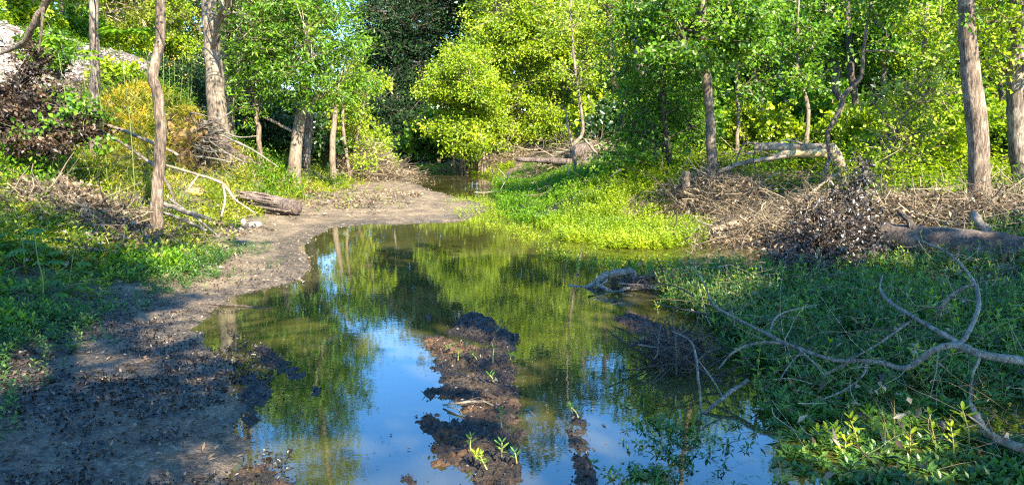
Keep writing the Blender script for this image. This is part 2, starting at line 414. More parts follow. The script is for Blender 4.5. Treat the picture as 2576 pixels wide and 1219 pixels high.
def ground_material():
    m, nt, out = newmat('creek_ground')
    geo = N(nt, 'ShaderNodeNewGeometry'); P = geo.outputs['Position']
    def at(nm):
        a = N(nt, 'ShaderNodeAttribute', attribute_name=nm); return a.outputs['Fac']
    def mixc(f, a, b):
        x = N(nt, 'ShaderNodeMix', data_type='RGBA'); nt.links.new(f, x.inputs[0])
        for k, s in ((6, a), (7, b)):
            if isinstance(s, tuple): x.inputs[k].default_value = (*s, 1)
            else: nt.links.new(s, x.inputs[k])
        return x.outputs[2]
    nA = noise(nt, 2.2, 6, 0.65, P); nB = noise(nt, 38.0, 4, 0.7, P); nC = noise(nt, 11.0, 5, 0.7, P)
    vor = N(nt, 'ShaderNodeTexVoronoi'); vor.inputs['Scale'].default_value = 46; nt.links.new(P, vor.inputs['Vector'])
    bank = ramp(nt, nC, [(0.3, (0.035, 0.022, 0.014)), (0.52, (0.10, 0.068, 0.045)), (0.72, (0.26, 0.185, 0.125))])
    grav = mixc(vor.outputs['Distance'], (0.33, 0.245, 0.145), (0.09, 0.064, 0.036))
    gr2 = ramp(nt, nC, [(0.35, (0.10, 0.07, 0.04)), (0.62, (0.36, 0.265, 0.155))])
    grav = mixc(nB, gr2, grav)
    nD = noise(nt, 5.0, 5, 0.7, P)
    mud1 = ramp(nt, nB, [(0.3, (0.012, 0.009, 0.006)), (0.52, (0.065, 0.048, 0.030)), (0.72, (0.21, 0.16, 0.10))])
    mud2 = ramp(nt, nB, [(0.3, (0.055, 0.038, 0.022)), (0.52, (0.17, 0.12, 0.073)), (0.72, (0.34, 0.25, 0.16))])
    dmx = N(nt, 'ShaderNodeMapRange'); nt.links.new(nD, dmx.inputs[0]); dmx.inputs[1].default_value = .45; dmx.inputs[2].default_value = .62
    mud = mixc(dmx.outputs[0], mud1, mud2)
    nE = noise(nt, 6.0, 6, 0.75, P, 1.5)
    sand = ramp(nt, nE, [(0.40, (0.06, 0.045, 0.035)), (0.47, (0.28, 0.21, 0.17)), (0.56, (0.50, 0.41, 0.35)), (0.7, (0.62, 0.53, 0.47))])
    moss = ramp(nt, nB, [(0.3, (0.03, 0.045, 0.012)), (0.7, (0.12, 0.17, 0.03))])
    dark = ramp(nt, nE, [(0.35, (0.015, 0.012, 0.012)), (0.52, (0.06, 0.05, 0.047)), (0.66, (0.30, 0.25, 0.22))])
    gmx = N(nt, 'ShaderNodeMapRange'); nt.links.new(nA, gmx.inputs[0]); gmx.inputs[1].default_value = .42; gmx.inputs[2].default_value = .60
    grav = mixc(gmx.outputs[0], ramp(nt, nB, [(0.35, (0.045, 0.032, 0.018)), (0.65, (0.18, 0.132, 0.078))]), grav)
    c = mixc(at('gravel'), bank, grav); c = mixc(at('moss'), c, moss); c = mixc(at('sand'), c, sand)
    c = mixc(at('cinder'), c, dark); c = mixc(at('mud'), c, mud)
    bed = ramp(nt, nC, [(0.35, (0.06, 0.045, 0.02)), (0.65, (0.19, 0.14, 0.07))])
    c = mixc(at('bed'), c, bed)
    p = N(nt, 'ShaderNodeBsdfPrincipled'); nt.links.new(c, p.inputs['Base Color'])
    r = N(nt, 'ShaderNodeMapRange'); nt.links.new(at('mud'), r.inputs[0]); r.inputs[3].default_value = 0.95; r.inputs[4].default_value = 0.42
    nt.links.new(r.outputs[0], p.inputs['Roughness'])
    mh = N(nt, 'ShaderNodeMath', operation='ADD'); nt.links.new(nB, mh.inputs[0]); nt.links.new(nC, mh.inputs[1])
    nt.links.new(bump(nt, mh.outputs[0], 0.9, 0.03), p.inputs['Normal'])
    nt.links.new(p.outputs[0], out.inputs[0])
    return m

# ------------------------------------------------------------------ ground and water
def axis(lo, hi, step, lo2, hi2, g=1.12):
    c = list(np.arange(lo, hi, step)); s = step; a = hi
    while a < hi2: c.append(a); s *= g; a += s
    s = step; a = lo - step; l = []
    while a > lo2: l.append(a); s *= g; a -= s
    return np.array(l[::-1] + c)
xs = axis(-11, 9, 0.075, -320, 320); ys = axis(2.0, 20, 0.075, -60, 420, 1.045)
X, Y = np.meshgrid(xs, ys)
Z = ground_h(X, Y)
S = water_sd(X, Y)
nx, ny = len(xs), len(ys)
gm = MB()
i, j = np.meshgrid(np.arange(ny - 1), np.arange(nx - 1), indexing='ij')
i = i.ravel(); j = j.ravel()
gm.add(np.stack([X, Y, Z], -1), [np.stack([i * nx + j, i * nx + j + 1, (i + 1) * nx + j + 1, (i + 1) * nx + j], 1)])
ground = gm.build('ground', ground_material(), kind='structure', smooth=True)
def setattr_pts(o, nm, val):
    a = o.data.attributes.new(nm, 'FLOAT', 'POINT'); a.data.foreach_set('value', np.clip(val, 0, 1).astype(np.float32).ravel())
nz = fbm(X * 1.7, Y * 1.7, 4, 77); nz2 = fbm(X * 5, Y * 5, 3, 88)
leftside = X < 0.5
mudm = sstep(0.9, 0.0, S + (nz - 0.5) * 1.1) * 0.95
mudm = np.maximum(mudm * np.where(Y > 9.5, 0.3 + .7 * (S < .35), 1.0), sstep(3.4, 1.6, S + (nz2 - .5) * 1.2) * sstep(7.0, 5.3, Y + (nz - .5) * 2.5) * leftside)
E = -X - (10.6 + 0.122 * (Y - 20))
sandm = sstep(1.2, 3.0, E + (nz - 0.5) * 2) * sstep(13.5, 15, Y) * sstep(46, 38, Y)
cinder = sandm * sstep(27, 31, Y + (nz2 - 0.5) * 8)
gravm = sstep(1.7, 0.7, S - 1.0 * sstep(13, 15, Y) + (nz - 0.5) * 0.8) * leftside
gravm = np.maximum(gravm, sstep(-5.0, -4.3, X + (nz - .5) * .8) * sstep(10.5, 12, Y) * sstep(28, 26, Y) * leftside)
mossm = sstep(0.45, 0.62, nz2 + 0.10 * (S > 1.2)) * sstep(0.8, 1.6, S) * 0.8
mossm = np.where(X > 0.5, mossm * 0.5, mossm) * (1 - gravm)
setattr_pts(ground, 'mud', mudm); setattr_pts(ground, 'sand', sandm); setattr_pts(ground, 'cinder', cinder)
setattr_pts(ground, 'gravel', gravm); setattr_pts(ground, 'moss', mossm); setattr_pts(ground, 'bed', sstep(0.02, -0.1, S))

def water_material():
    m, nt, out = newmat('creek_water')
    geo = N(nt, 'ShaderNodeNewGeometry'); P = geo.outputs['Position']
    mp = N(nt, 'ShaderNodeMapping'); mp.inputs['Scale'].default_value = (1, 1.7, 1); nt.links.new(P, mp.inputs[0])
    n1 = noise(nt, 9.0, 3, 0.55, mp.outputs[0]); n2 = noise(nt, 1.1, 2, 0.5, mp.outputs[0])
    ad = N(nt, 'ShaderNodeMath', operation='MULTIPLY_ADD'); nt.links.new(n2, ad.inputs[0]); ad.inputs[1].default_value = 1.5; nt.links.new(n1, ad.inputs[2])
    nrm = bump(nt, ad.outputs[0], 0.012, 0.03)
    gl = N(nt, 'ShaderNodeBsdfGlossy'); gl.inputs['Roughness'].default_value = 0.0; gl.inputs['Color'].default_value = (1, 1, 1, 1)
    nt.links.new(nrm, gl.inputs['Normal'])
    n3 = noise(nt, 0.9, 4, 0.6, P)
    c = ramp(nt, n3, [(0.35, (0.085, 0.082, 0.022)), (0.65, (0.17, 0.155, 0.045))])
    df = N(nt, 'ShaderNodeBsdfDiffuse'); nt.links.new(c, df.inputs[0])
    tr = N(nt, 'ShaderNodeBsdfTransparent'); tr.inputs[0].default_value = (0.75, 0.70, 0.45, 1)
    mb = N(nt, 'ShaderNodeMixShader'); mb.inputs[0].default_value = 0.62
    nt.links.new(df.outputs[0], mb.inputs[1]); nt.links.new(tr.outputs[0], mb.inputs[2])
    fr = N(nt, 'ShaderNodeFresnel'); fr.inputs['IOR'].default_value = 1.95; nt.links.new(nrm, fr.inputs['Normal'])
    mx = N(nt, 'ShaderNodeMixShader'); nt.links.new(fr.outputs[0], mx.inputs[0])
    nt.links.new(mb.outputs[0], mx.inputs[1]); nt.links.new(gl.outputs[0], mx.inputs[2])
    nt.links.new(mx.outputs[0], out.inputs[0])
    return m
wm = MB()
wm.add([(-14, -10, 0), (14, -10, 0), (14, 62, 0), (-14, 62, 0)], [[[0, 1, 2, 3]]])
water = wm.build('water', water_material(), kind='structure')
print('ground', time.time() - T0)

# ------------------------------------------------------------------ trees
def in_any(P, spots):
    k = np.zeros(len(P), bool)
    for (x, y, r) in spots: k |= np.hypot(P[:, 0] - x, P[:, 1] - y) < r
    return k
def crown_clusters(lobes, ncl, rng, shell=0.45):
    w = np.array([l[1][0] * l[1][1] * l[1][2] for l in lobes]) ** 0.75; w /= w.sum()
    k = rng.choice(len(lobes), ncl, p=w)
    c = np.array([l[0] for l in lobes])[k]; r = np.array([l[1] for l in lobes])[k]
    rad = (shell + (1 - shell) * rng.random(ncl)) ** 0.7
    return c + unit(rng.normal(size=(ncl, 3))) * rad[:, None] * r
def make_tree(name, label, cat, path, rad, lobes, ncl, nlf, L, W, leaf, bark, clr=0.45, group=None, seed=1,
              sides=10, lump=0.05, droop=0.3, nlimb=5, flat=0.55, shell=0.35, cull=None, limb_r=0.35, twig_r=0.010, extra=None, local=False):
    rng = np.random.default_rng(seed)
    path = np.asarray(path, float); base = path[0].copy()
    root = empty(name, base, label, cat, group)
    t = MB(); rad = list(rad)
    p, r = tube(t, path, rad, sides, 5, lump, rng.random(), True, seed)
    # root flare
    t.v[0][:sides] = base + (t.v[0][:sides] - base) * 1.45 - np.array([0, 0, 0.12])
    t.v[0][sides:2 * sides] = p[1] + (t.v[0][sides:2 * sides] - p[1]) * 1.12
    t.build('trunk', bark, root, base, True)
    if extra:
        for (pp, rr) in extra:
            tt = MB(); tube(tt, pp, rr, 7, 4, 0.05, rng.random(), True, seed); tt.build('limb', bark, root, base, True)
    if not lobes: return root
    C = crown_clusters(lobes, ncl, rng, shell)
    if ncl > 60 and not name.startswith('dead') and abs(base[0]) + abs(base[1]) > .01: C = C[C[:, 2] > ground_h(C[:, 0], C[:, 1]) + min(.35, 0.02 * base[1])]
    if name.startswith('dead'): C = C[vnoise(C[:, 0] * 2.6 + C[:, 1], C[:, 2] * 3.4 + 7, seed) > .30]
    if cull is not None: C = C[~cull(C)]
    cand_p = [p[len(p) // 4:]]; cand_r = [r[len(p) // 4:]]
    for k in range(nlimb):
        lc = np.array(lobes[k % len(lobes)][0]) + (rng.random(3) - 0.5) * np.array(lobes[k % len(lobes)][1]) * 1.1
        dd = np.linalg.norm(p - lc, axis=1) + 2.0 * np.maximum(p[:, 2] - lc[2] + 0.35 * np.hypot(p[:, 0] - lc[0], p[:, 1] - lc[1]), 0)
        a = int(np.argmin(dd)); a = max(a, len(p) // 5)
        mid = (p[a] + lc) / 2 + rng.normal(size=3) * 0.12 * np.linalg.norm(lc - p[a]) + np.array([0, 0, 0.08]) * np.linalg.norm(lc - p[a])
        lt = MB(); lr = max(r[a] * limb_r, 0.012)
        q, qr = tube(lt, [p[a], mid, lc], [lr, lr * 0.7, lr * 0.3], 6, 4, 0.04, rng.random(), True, seed + k)
        lt.build('limb', bark, root, base, True)
        cand_p.append(q[2:]); cand_r.append(qr[2:])
    cand = np.vstack(cand_p)
    tw = MB()
    lp, ld = [], []
    D = np.linalg.norm(C[:, None] - cand[None], axis=2) + 1.5 * np.maximum(cand[None, :, 2] - C[:, None, 2] + 0.1, 0)
    A = cand[np.argmin(D, 1)]
    ln = np.linalg.norm(C - A, axis=1)
    M1 = A * 0.6 + C * 0.4 + rng.normal(size=C.shape) * 0.08 * ln[:, None] + np.array([0, 0, 0.10]) * ln[:, None]
    tr = twig_r * (0.6 + 0.8 * np.minimum(ln, 2))
    prisms(tw, A, M1, tr, tr * 0.7, rng.random(len(C))); prisms(tw, M1, C, tr * 0.7, tr * 0.35, rng.random(len(C)))
    # twiglets
    nt = 5
    od = unit(C - A + rng.normal(size=C.shape) * 0.3 * ln[:, None])
    Ck = np.repeat(C, nt, 0); dk = unit(np.repeat(od, nt, 0) * 0.7 + rng.normal(size=(len(Ck), 3)) * np.array([1, 1, flat]))
    tl = clr * (0.6 + 0.8 * rng.random(len(Ck)))
    prisms(tw, Ck - dk * 0.1 * tl[:, None], Ck + dk * tl[:, None], twig_r * 0.45, twig_r * 0.2, rng.random(len(Ck)))
    tw.build('twigs', STK if bark is not BK['dark'] else STKD, root, base, kind='stuff')
    # leaves along the twiglets and around the clusters
    m = rng.poisson(nlf, len(C))
    ci = np.repeat(np.arange(len(C)), m); n = len(ci)
    tk = ci * nt + rng.integers(0, nt, n)
    s = rng.random(n) ** 0.7
    pos = C[ci] + dk[tk] * (tl[tk] * s)[:, None] + rng.normal(size=(n, 3)) * clr * np.array([0.24, 0.24, 0.24 * flat + 0.05])
    d = unit(dk[tk] * 0.8 + rng.normal(size=(n, 3)) * 0.8 + np.array([0, 0, -droop]))
    nr = unit(rng.normal(size=(n, 3)) * 0.65 + np.array([0.2, -0.45, 0.6]))
    sz = 0.7 + 0.6 * rng.random(n)
    cl_rnd = rng.random(len(C)) * 0.45
    lf = MB(); leaves(lf, pos, d, nr, L * sz, W * sz, np.clip(cl_rnd[ci] + rng.random(n) * 0.55, 0, 1))
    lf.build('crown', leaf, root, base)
    return root

def lobe(px, py, Y, rpx, ry=None, rzpx=None):
    c = PY(px, py, Y); k = Y / FPX
    return (tuple(c), (rpx * k, (ry if ry else rpx * k), (rzpx if rzpx else rpx) * k))
def trunk_path(pts, Y, dy=0.0):
    """picture points bottom to top at depth Y; the foot is put on the ground"""
    o = [PY(a, b, Y + dy * k) for k, (a, b) in enumerate(pts)]
    o[0] = np.array([o[0][0], o[0][1], gz(o[0][0], o[0][1]) - 0.03])
    return o
R = lambda px, Y: px / 2 * Y / FPX     # half a width in pixels -> radius

# --- the left bank
make_tree('crooked_tree', 'slim crooked trunk with a kink near its top, left foreground bank', 'tree',
          trunk_path([(388, 585), (396, 480), (404, 350), (398, 240), (384, 195), (402, 110), (404, 0), (400, -160), (420, -420)], 10.9),
          [R(38, 11), R(27, 11), R(27, 11), R(26, 11), R(25, 11), R(22, 11), R(24, 11), R(20, 11), R(8, 11)],
          [lobe(400, -420, 11, 260), lobe(560, -330, 12, 200), ((-3.9, 9.2, 5.4), (.6, .6, 1.3))], 90, 40, 0.07, 0.035, LM['green'], BK['warm'], 0.4, seed=2, nlimb=4, sides=12)  # last lobe added above the view to dapple this trunk with shadow
make_tree('straight_tree', 'straight slim dark trunk dappled with shade, farthest left of the standing trunks', 'tree',
          trunk_path([(240, 398), (232, 300), (240, 200), (236, 100), (236, 0), (230, -200), (240, -480)], 15),
          [R(26, 15), R(24, 15), R(22, 15), R(21, 15), R(21, 15), R(17, 15), R(7, 15)],
          [lobe(230, -430, 15, 230), lobe(80, -300, 15, 160), ((-7.1, 13.3, 5.5), (.6, .6, 1.5))], 90, 40, 0.08, 0.04, LM['green'], BK['grey'], 0.45, seed=3, nlimb=4, sides=12)  # detached last lobe, out of view, added to drop leaf shade on the trunk
make_tree('pale_tree', 'thickest pale trunk on the left bank, splashed with leaf shadows, beside the torn up roots', 'tree',
          trunk_path([(562, 470), (556, 380), (545, 260), (538, 150), (528, 50), (520, -60), (500, -300), (480, -560)], 17),
          [R(62, 17), R(52, 17), R(46, 17), R(42, 17), R(36, 17), R(32, 17), R(20, 17), R(8, 17)],
          [lobe(520, -420, 17, 230), lobe(350, -330, 18, 180), lobe(560, 20, 16.4, 55, 0.4, 45), ((-5.5, 15.4, 4.6), (.6, .6, 1.6)), ((-5.2, 15.0, 6.6), (.7, .7, 1.2))], 150, 40, 0.08, 0.04, LM['green'], BK['pale'], 0.45, seed=4, nlimb=6, sides=16)  # last two lobes added towards the sun to mottle the trunk with shadow
make_tree('shaded_tree', 'dark trunk close behind the thick pale one, covered with leaf shadow', 'tree',
          trunk_path([(588, 470), (582, 350), (575, 200), (566, 80), (560, -40), (560, -300)], 18.5),
          [R(26, 18), R(26, 18), R(24, 18), R(24, 18), R(22, 18), R(8, 18)],
          [lobe(600, -320, 19, 190)], 40, 40, 0.08, 0.04, LM['green'], BK['grey'], 0.45, seed=5, nlimb=3)
make_tree('sapling', 'thin upright sapling trunk between the dark log and the bushy tree', 'tree',
          trunk_path([(652, 475), (653, 400), (649, 320), (640, 240), (636, 120), (630, -40)], 17.8),
          [R(14, 18), R(13, 18), R(12, 18), R(11, 18), R(9, 18), R(4, 18)],
          [lobe(640, 60, 17.6, 90, 0.8, 130)], 50, 50, 0.10, 0.03, LM['green'], BK['warm'], 0.35, seed=6, nlimb=3)
make_tree('bushy_tree', 'bushy bright green tree with narrow leaves overhanging the left bank, trunk leaning right', 'tree',
          trunk_path([(738, 470), (742, 400), (752, 320), (766, 220), (772, 100), (768, -20), (775, -200), (790, -420)], 18.2),
          [R(40, 19), R(30, 19), R(26, 19), R(20, 19), R(20, 19), R(18, 19), R(12, 19), R(5, 19)],
          [lobe(755, 110, 18.2, 130, 1.3, 130), lobe(670, 170, 18, 80, 1.0, 120), lobe(850, 150, 18.2, 80, 1.0, 130), lobe(700, 0, 18.4, 120, 1.2, 130),
           lobe(800, -10, 18.6, 85, 1.2, 110), lobe(770, -170, 18.6, 80, 1.3, 120), lobe(800, 235, 18, 60, 0.8, 40), lobe(890, 220, 18.6, 40, .8, 50),
           lobe(765, -350, 18.6, 60, 1.0, 110), lobe(640, 80, 18.2, 60, .8, 110), lobe(620, 250, 17.8, 30, .5, 60), lobe(775, 150, 17.3, 65, .4, 90), lobe(740, 40, 17.2, 60, .4, 60)],
          400, 80, 0.105, 0.034, LM['green'], BK['pale'], 0.42, seed=7, nlimb=12, limb_r=0.3)
make_tree('twin_stem_tree', 'dark trunk standing just right of the bushy tree trunk on the left bank', 'tree',
          trunk_path([(768, 462), (772, 380), (778, 280), (770, 150), (765, 20), (760, -200)], 20),
          [R(20, 20), R(20, 20), R(18, 20), R(16, 20), R(14, 20), R(6, 20)],
          [lobe(770, 20, 20.6, 80, 0.9, 120)], 45, 60, 0.105, 0.034, LM['green'], BK['grey'], 0.42, seed=8, nlimb=4)
make_tree('snag', 'pale broken dead stem standing in the brush left of the far channel', 'dead tree',
          trunk_path([(838, 432), (836, 370), (842, 300), (846, 255)], 23), [R(18, 23), R(15, 23), R(13, 23), R(9, 23)],
          None, 0, 0, 0, 0, None, BK['pale'], seed=9)
make_tree('snag', 'thin leaning pale dead pole in front of the brush left of the far channel', 'dead tree',
          trunk_path([(880, 425), (868, 360), (862, 300), (868, 220)], 24), [R(9, 24), R(8, 24), R(7, 24), R(5, 24)],
          None, 0, 0, 0, 0, None, BK['warm'], seed=10)
for q, (bx, by, tx, ty, Yd) in enumerate([(610, 455, 600, 60, 22), (700, 450, 690, 40, 24)]):
    make_tree('slender_tree', ['grey slender trunk in shade, second right of the thick pale trunk', 'shaded slender trunk seen behind the bushy tree leaves'][q], 'tree',
              trunk_path([(bx, by), (bx - 4, (by + ty) / 2), (tx, ty), (tx, -150)], Yd), [R(20, Yd), R(18, Yd), R(14, Yd), R(6, Yd)],
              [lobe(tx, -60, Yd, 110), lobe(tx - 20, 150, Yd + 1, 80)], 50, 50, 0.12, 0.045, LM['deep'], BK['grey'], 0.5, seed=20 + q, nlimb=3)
for q, (bx, by, tx, ty, Yd, w, bk, lb) in enumerate([
    (1905, 385, 1890, 40, 20, 13, 'pale', 'pale slender stem rising behind the left end of the broken log'), (1960, 370, 1975, 60, 24, 14, 'grey', 'grey slender stem above the middle of the broken log'),
    (2025, 380, 2005, 90, 19, 10, 'pale', 'thin pale stem left of the bent sapling'), (2320, 420, 2330, 40, 18, 13, 'grey', 'grey slender stem right of the leaning sapling'),
    (2375, 440, 2360, 120, 20, 11, 'pale', 'thin pale stem left of the stout trunk'), (2215, 400, 2235, 30, 21, 12, 'pale', 'pale slender stem right of the dark pair of trunks'),
    (1850, 390, 1862, 110, 19, 9, 'pale', 'thin pale stem right of the warm brown trunk'), (1540, 400, 1536, -30, 34, 18, 'dark', 'dark tall stem at the top edge right of the central bushes'),
    (1610, 400, 1612, -60, 30, 30, 'pale', 'thick pale forked stem at the top edge left of the vine clad tree'), (1470, 400, 1478, -40, 38, 16, 'dark', 'dark stem at the top edge behind the right central bush'),
    (2515, 460, 2525, 60, 17, 12, 'dark', 'dark slender stem between the stout trunk and the edge trunk')]):
    make_tree('slender_tree', lb, 'tree', trunk_path([(bx, by), (bx + 8, by * .65 + ty * .35), (bx - 4 + (tx - bx) * .6, by * .35 + ty * .65), (tx, ty), (tx + 6, ty - 120)], Yd),
              [R(w * 1.2, Yd), R(w, Yd), R(w, Yd), R(w * .8, Yd), R(w * .3, Yd)], [lobe(tx, ty + 20, Yd, 60, .8, 50), lobe(tx + 30, ty + 110, Yd - .4, 45, .6, 30)], 36, 40, 0.11, 0.065, LM['lime' if q % 2 else 'green'], BK[bk], 0.4, seed=900 + q, nlimb=4, lump=.07)
# willow-like light foliage overhanging the far channel from the left
make_tree('overhanging_bush', 'pale green bush on the left bank leaning out over the far channel', 'bush',
          trunk_path([(880, 430), (900, 340), (915, 260), (930, 190)], 25), [R(14, 25), R(10, 25), R(8, 25), R(4, 25)],
          [lobe(870, 300, 25, 45, 1, 70), lobe(885, 215, 25, 45, 1, 60), lobe(945, 210, 25, 42, .5, 12), lobe(915, 395, 25, 28, .8, 30), lobe(860, 180, 26, 50, 1, 80), lobe(905, 300, 25, 20, .6, 50)],
          130, 55, 0.12, 0.05, LM['lime'], BK['warm'], 0.42, seed=11, nlimb=6)
make_tree('overhanging_bush', 'low leafy bush spilling down the brushy tip of the left bank', 'bush',
          trunk_path([(940, 440), (950, 410), (960, 380)], 29), [R(8, 29), R(6, 29), R(3, 29)],
          [lobe(940, 370, 29, 40, .8, 45), lobe(960, 410, 29, 30, .8, 25)], 60, 50, 0.13, 0.06, LM['lime'], BK['warm'], 0.4, seed=12, nlimb=2)

# --- the centre: sunlit shrubs on the far side of the channel
shr = [
 ('wide sunlit lime green bush at the bend of the far channel', 31, (1160, 425), [(1160, 250), (1190, 310), (1150, 325), (1205, 220), (1130, 215), (1180, 350), (1178, 165)], 50, 13),
 ('tallest sunlit lime bush in the centre with many thin stems', 33, (1240, 425), [(1240, 90), (1280, 190), (1220, 250), (1290, 300), (1330, 110), (1250, 350), (1320, 40), (1215, 320), (1270, 10), (1200, 160)], 80, 14),
 ('sunlit bush right of the tallest central bush with a pale crooked stem', 34, (1390, 418), [(1400, 110), (1430, 220), (1390, 260), (1440, 320), (1360, 330), (1450, 130), (1420, 60)], 82, 15),
]
for lb, Yd, ft, cs, rr, sd in shr:
    ex = []
    rg = np.random.default_rng(sd)
    for c in cs:
        f0 = PY(ft[0] + rg.normal() * 34, ft[1], Yd + rg.normal() * .4); f0[2] = gz(f0[0], f0[1]) - 0.03
        e = PY(c[0], c[1], Yd); m = (f0 + e) / 2 + rg.normal(size=3) * 0.25
        ex.append(([f0, m, e], [R(8, Yd), R(6, Yd), R(3, Yd)]))
    make_tree('willow_bush', lb, 'bush', trunk_path([ft, (ft[0] + 6, ft[1] - 100), cs[0]], Yd), [R(11, Yd), R(8, Yd), R(3, Yd)],
              [lobe(c[0], c[1], Yd + rg.normal() * .8, rr, 1.5, rr) for c in cs] + [lobe(c[0] + rr * sg * 1.05, c[1] + rg.normal() * 30, Yd - .5, 32, .9, 9) for c in cs for sg in ((-1, 1) if sd != 13 else (-.85,))], 60 * len(cs), 74, 0.115, 0.062, LM['lime'], BK['pale'], 0.5,
              seed=sd, nlimb=4, extra=ex, shell=0.25)
make_tree('slim_stem_tree', 'pale whip thin tree stem rising in front of the right central bush', 'tree',
          trunk_path([(1446, 432), (1440, 370), (1466, 330), (1455, 230), (1442, 130), (1436, 20), (1440, -120)], 24),
          [R(12, 24), R(10, 24), R(9, 24), R(8, 24), R(7, 24), R(5, 24), R(3, 24)],
          [lobe(1440, 60, 24, 50, .7, 60), lobe(1470, 180, 24, 60, .7, 60)], 40, 40, 0.10, 0.06, LM['lime'], BK['pale'], 0.4, seed=16, nlimb=3)
make_tree('dusky_tree', 'broad dark grey green tree with deep shade put into its leaf colour, between the sunlit bushes and the left bank', 'tree',
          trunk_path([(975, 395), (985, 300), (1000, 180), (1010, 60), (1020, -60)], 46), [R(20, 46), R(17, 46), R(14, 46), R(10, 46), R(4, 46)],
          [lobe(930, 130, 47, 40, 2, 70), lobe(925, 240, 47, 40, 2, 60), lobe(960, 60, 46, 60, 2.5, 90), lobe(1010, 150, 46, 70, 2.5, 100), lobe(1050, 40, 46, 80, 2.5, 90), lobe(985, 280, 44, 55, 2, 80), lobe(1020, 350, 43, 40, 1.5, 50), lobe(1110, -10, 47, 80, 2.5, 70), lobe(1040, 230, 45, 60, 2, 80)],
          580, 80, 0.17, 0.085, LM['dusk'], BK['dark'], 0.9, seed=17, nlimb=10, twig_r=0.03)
make_tree('dark_bush', 'low bush with leaves darkened for the shaded recess at the waterline beneath the dusky tree', 'bush',
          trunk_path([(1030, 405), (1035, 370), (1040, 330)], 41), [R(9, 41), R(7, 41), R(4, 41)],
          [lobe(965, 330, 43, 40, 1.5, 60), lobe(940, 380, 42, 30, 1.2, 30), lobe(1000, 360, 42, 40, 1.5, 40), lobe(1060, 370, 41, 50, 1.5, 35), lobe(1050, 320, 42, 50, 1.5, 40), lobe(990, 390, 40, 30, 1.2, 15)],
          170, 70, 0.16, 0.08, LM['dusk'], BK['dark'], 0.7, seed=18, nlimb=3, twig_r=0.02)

# --- right of centre
make_tree('vine_clad_tree', 'dark leafy tree with stems wrapped in vines at the edge of the bright water weeds', 'tree',
          trunk_path([(1690, 500), (1688, 420), (1675, 330), (1668, 220), (1680, 100), (1680, -60)], 16.8),
          [R(16, 17), R(15, 17), R(15, 17), R(14, 17), R(11, 17), R(4, 17)],
          [lobe(1600, 280, 16.8, 90, .9, 80), lobe(1560, 380, 16.6, 60, .7, 60), lobe(1680, 230, 16.8, 100, .9, 90), lobe(1640, 370, 16.8, 70, .8, 70), lobe(1700, 400, 16.7, 30, .3, 70), lobe(1590, 180, 17, 90, .9, 60), lobe(1740, 300, 17, 60, .8, 60)],
          140, 52, 0.095, 0.045, LM['green'], BK['dark'], 0.36, seed=30, nlimb=10,
          extra=[(trunk_path([(1652, 495), (1650, 420), (1640, 330), (1620, 240)], 16.9), [R(12, 17), R(10, 17), R(9, 17), R(5, 17)])])
make_tree('forked_trunk_tree', 'warm brown trunk behind the stick pile, left of the broken log', 'tree',
          trunk_path([(1797, 428), (1790, 370), (1786, 290), (1778, 200), (1770, 110), (1768, 0), (1760, -160), (1765, -380)], 15.6),
          [R(34, 16), R(25, 16), R(22, 16), R(24, 16), R(22, 16), R(18, 16), R(14, 16), R(5, 16)],
          [lobe(1750, 70, 15.6, 120, 1, 90), lobe(1640, 50, 16, 90, 1, 70), lobe(1850, 60, 16, 90, 1, 80), lobe(1760, -60, 16, 70, .7, 40), lobe(1690, -220, 16, 45, .4, 40), lobe(1820, -260, 16, 40, .4, 40), lobe(1700, 140, 15.2, 70, .8, 40)],
          170, 60, 0.10, 0.065, LM['green'], BK['warm'], 0.42, seed=31, nlimb=9, sides=14)
make_tree('twisted_tree', 'grey twisting trunk at the back, left one of a dark pair behind the broken log', 'tree',
          trunk_path([(2135, 400), (2125, 340), (2118, 260), (2100, 220), (2108, 170), (2130, 130), (2150, 20), (2150, -150)], 22),
          [R(18, 22), R(15, 22), R(17, 22), R(18, 22), R(17, 22), R(14, 22), R(10, 22), R(4, 22)],
          [lobe(2130, 60, 22, 140, 1.2, 90), lobe(2050, 20, 22, 110, 1.2, 80), lobe(2160, -120, 22, 150, 1.2, 110)], 150, 48, 0.13, 0.075, LM['green'], BK['grey'], 0.5, seed=32, nlimb=5, sides=12)
make_tree('dark_straight_tree', 'darker straight trunk at the back, right one of the pair behind the broken log', 'tree',
          trunk_path([(2160, 405), (2155, 330), (2152, 260), (2142, 190), (2138, 120), (2130, 0), (2130, -140)], 21),
          [R(17, 21), R(15, 21), R(16, 21), R(18, 21), R(18, 21), R(12, 21), R(4, 21)],
          [lobe(2180, 90, 21, 90, 1, 60), lobe(2240, 30, 21, 110, 1, 70)], 70, 48, 0.13, 0.075, LM['green'], BK['dark'], 0.5, seed=33, nlimb=3, sides=12)
make_tree('bent_sapling', 'long thin pale sapling bending left then right across the middle of the right bank', 'tree',
          trunk_path([(2055, 480), (2072, 440), (2086, 395), (2082, 335), (2110, 285), (2128, 235), (2165, 195), (2172, 130), (2182, 60), (2200, -60)], 13.4),
          [R(13, 13), R(12, 13), R(12, 13), R(11, 13), R(13, 13), R(12, 13), R(10, 13), R(9, 13), R(7, 13), R(4, 13)],
          [lobe(2210, 0, 13.4, 90, .7, 60)], 24, 45, 0.075, 0.05, LM['green'], BK['warm'], 0.3, seed=34, nlimb=2,
          extra=[([PY(2172, 130, 13.4), PY(2215, 128, 13.3), PY(2260, 132, 13.2)], [R(7, 13), R(5, 13), R(3, 13)])])
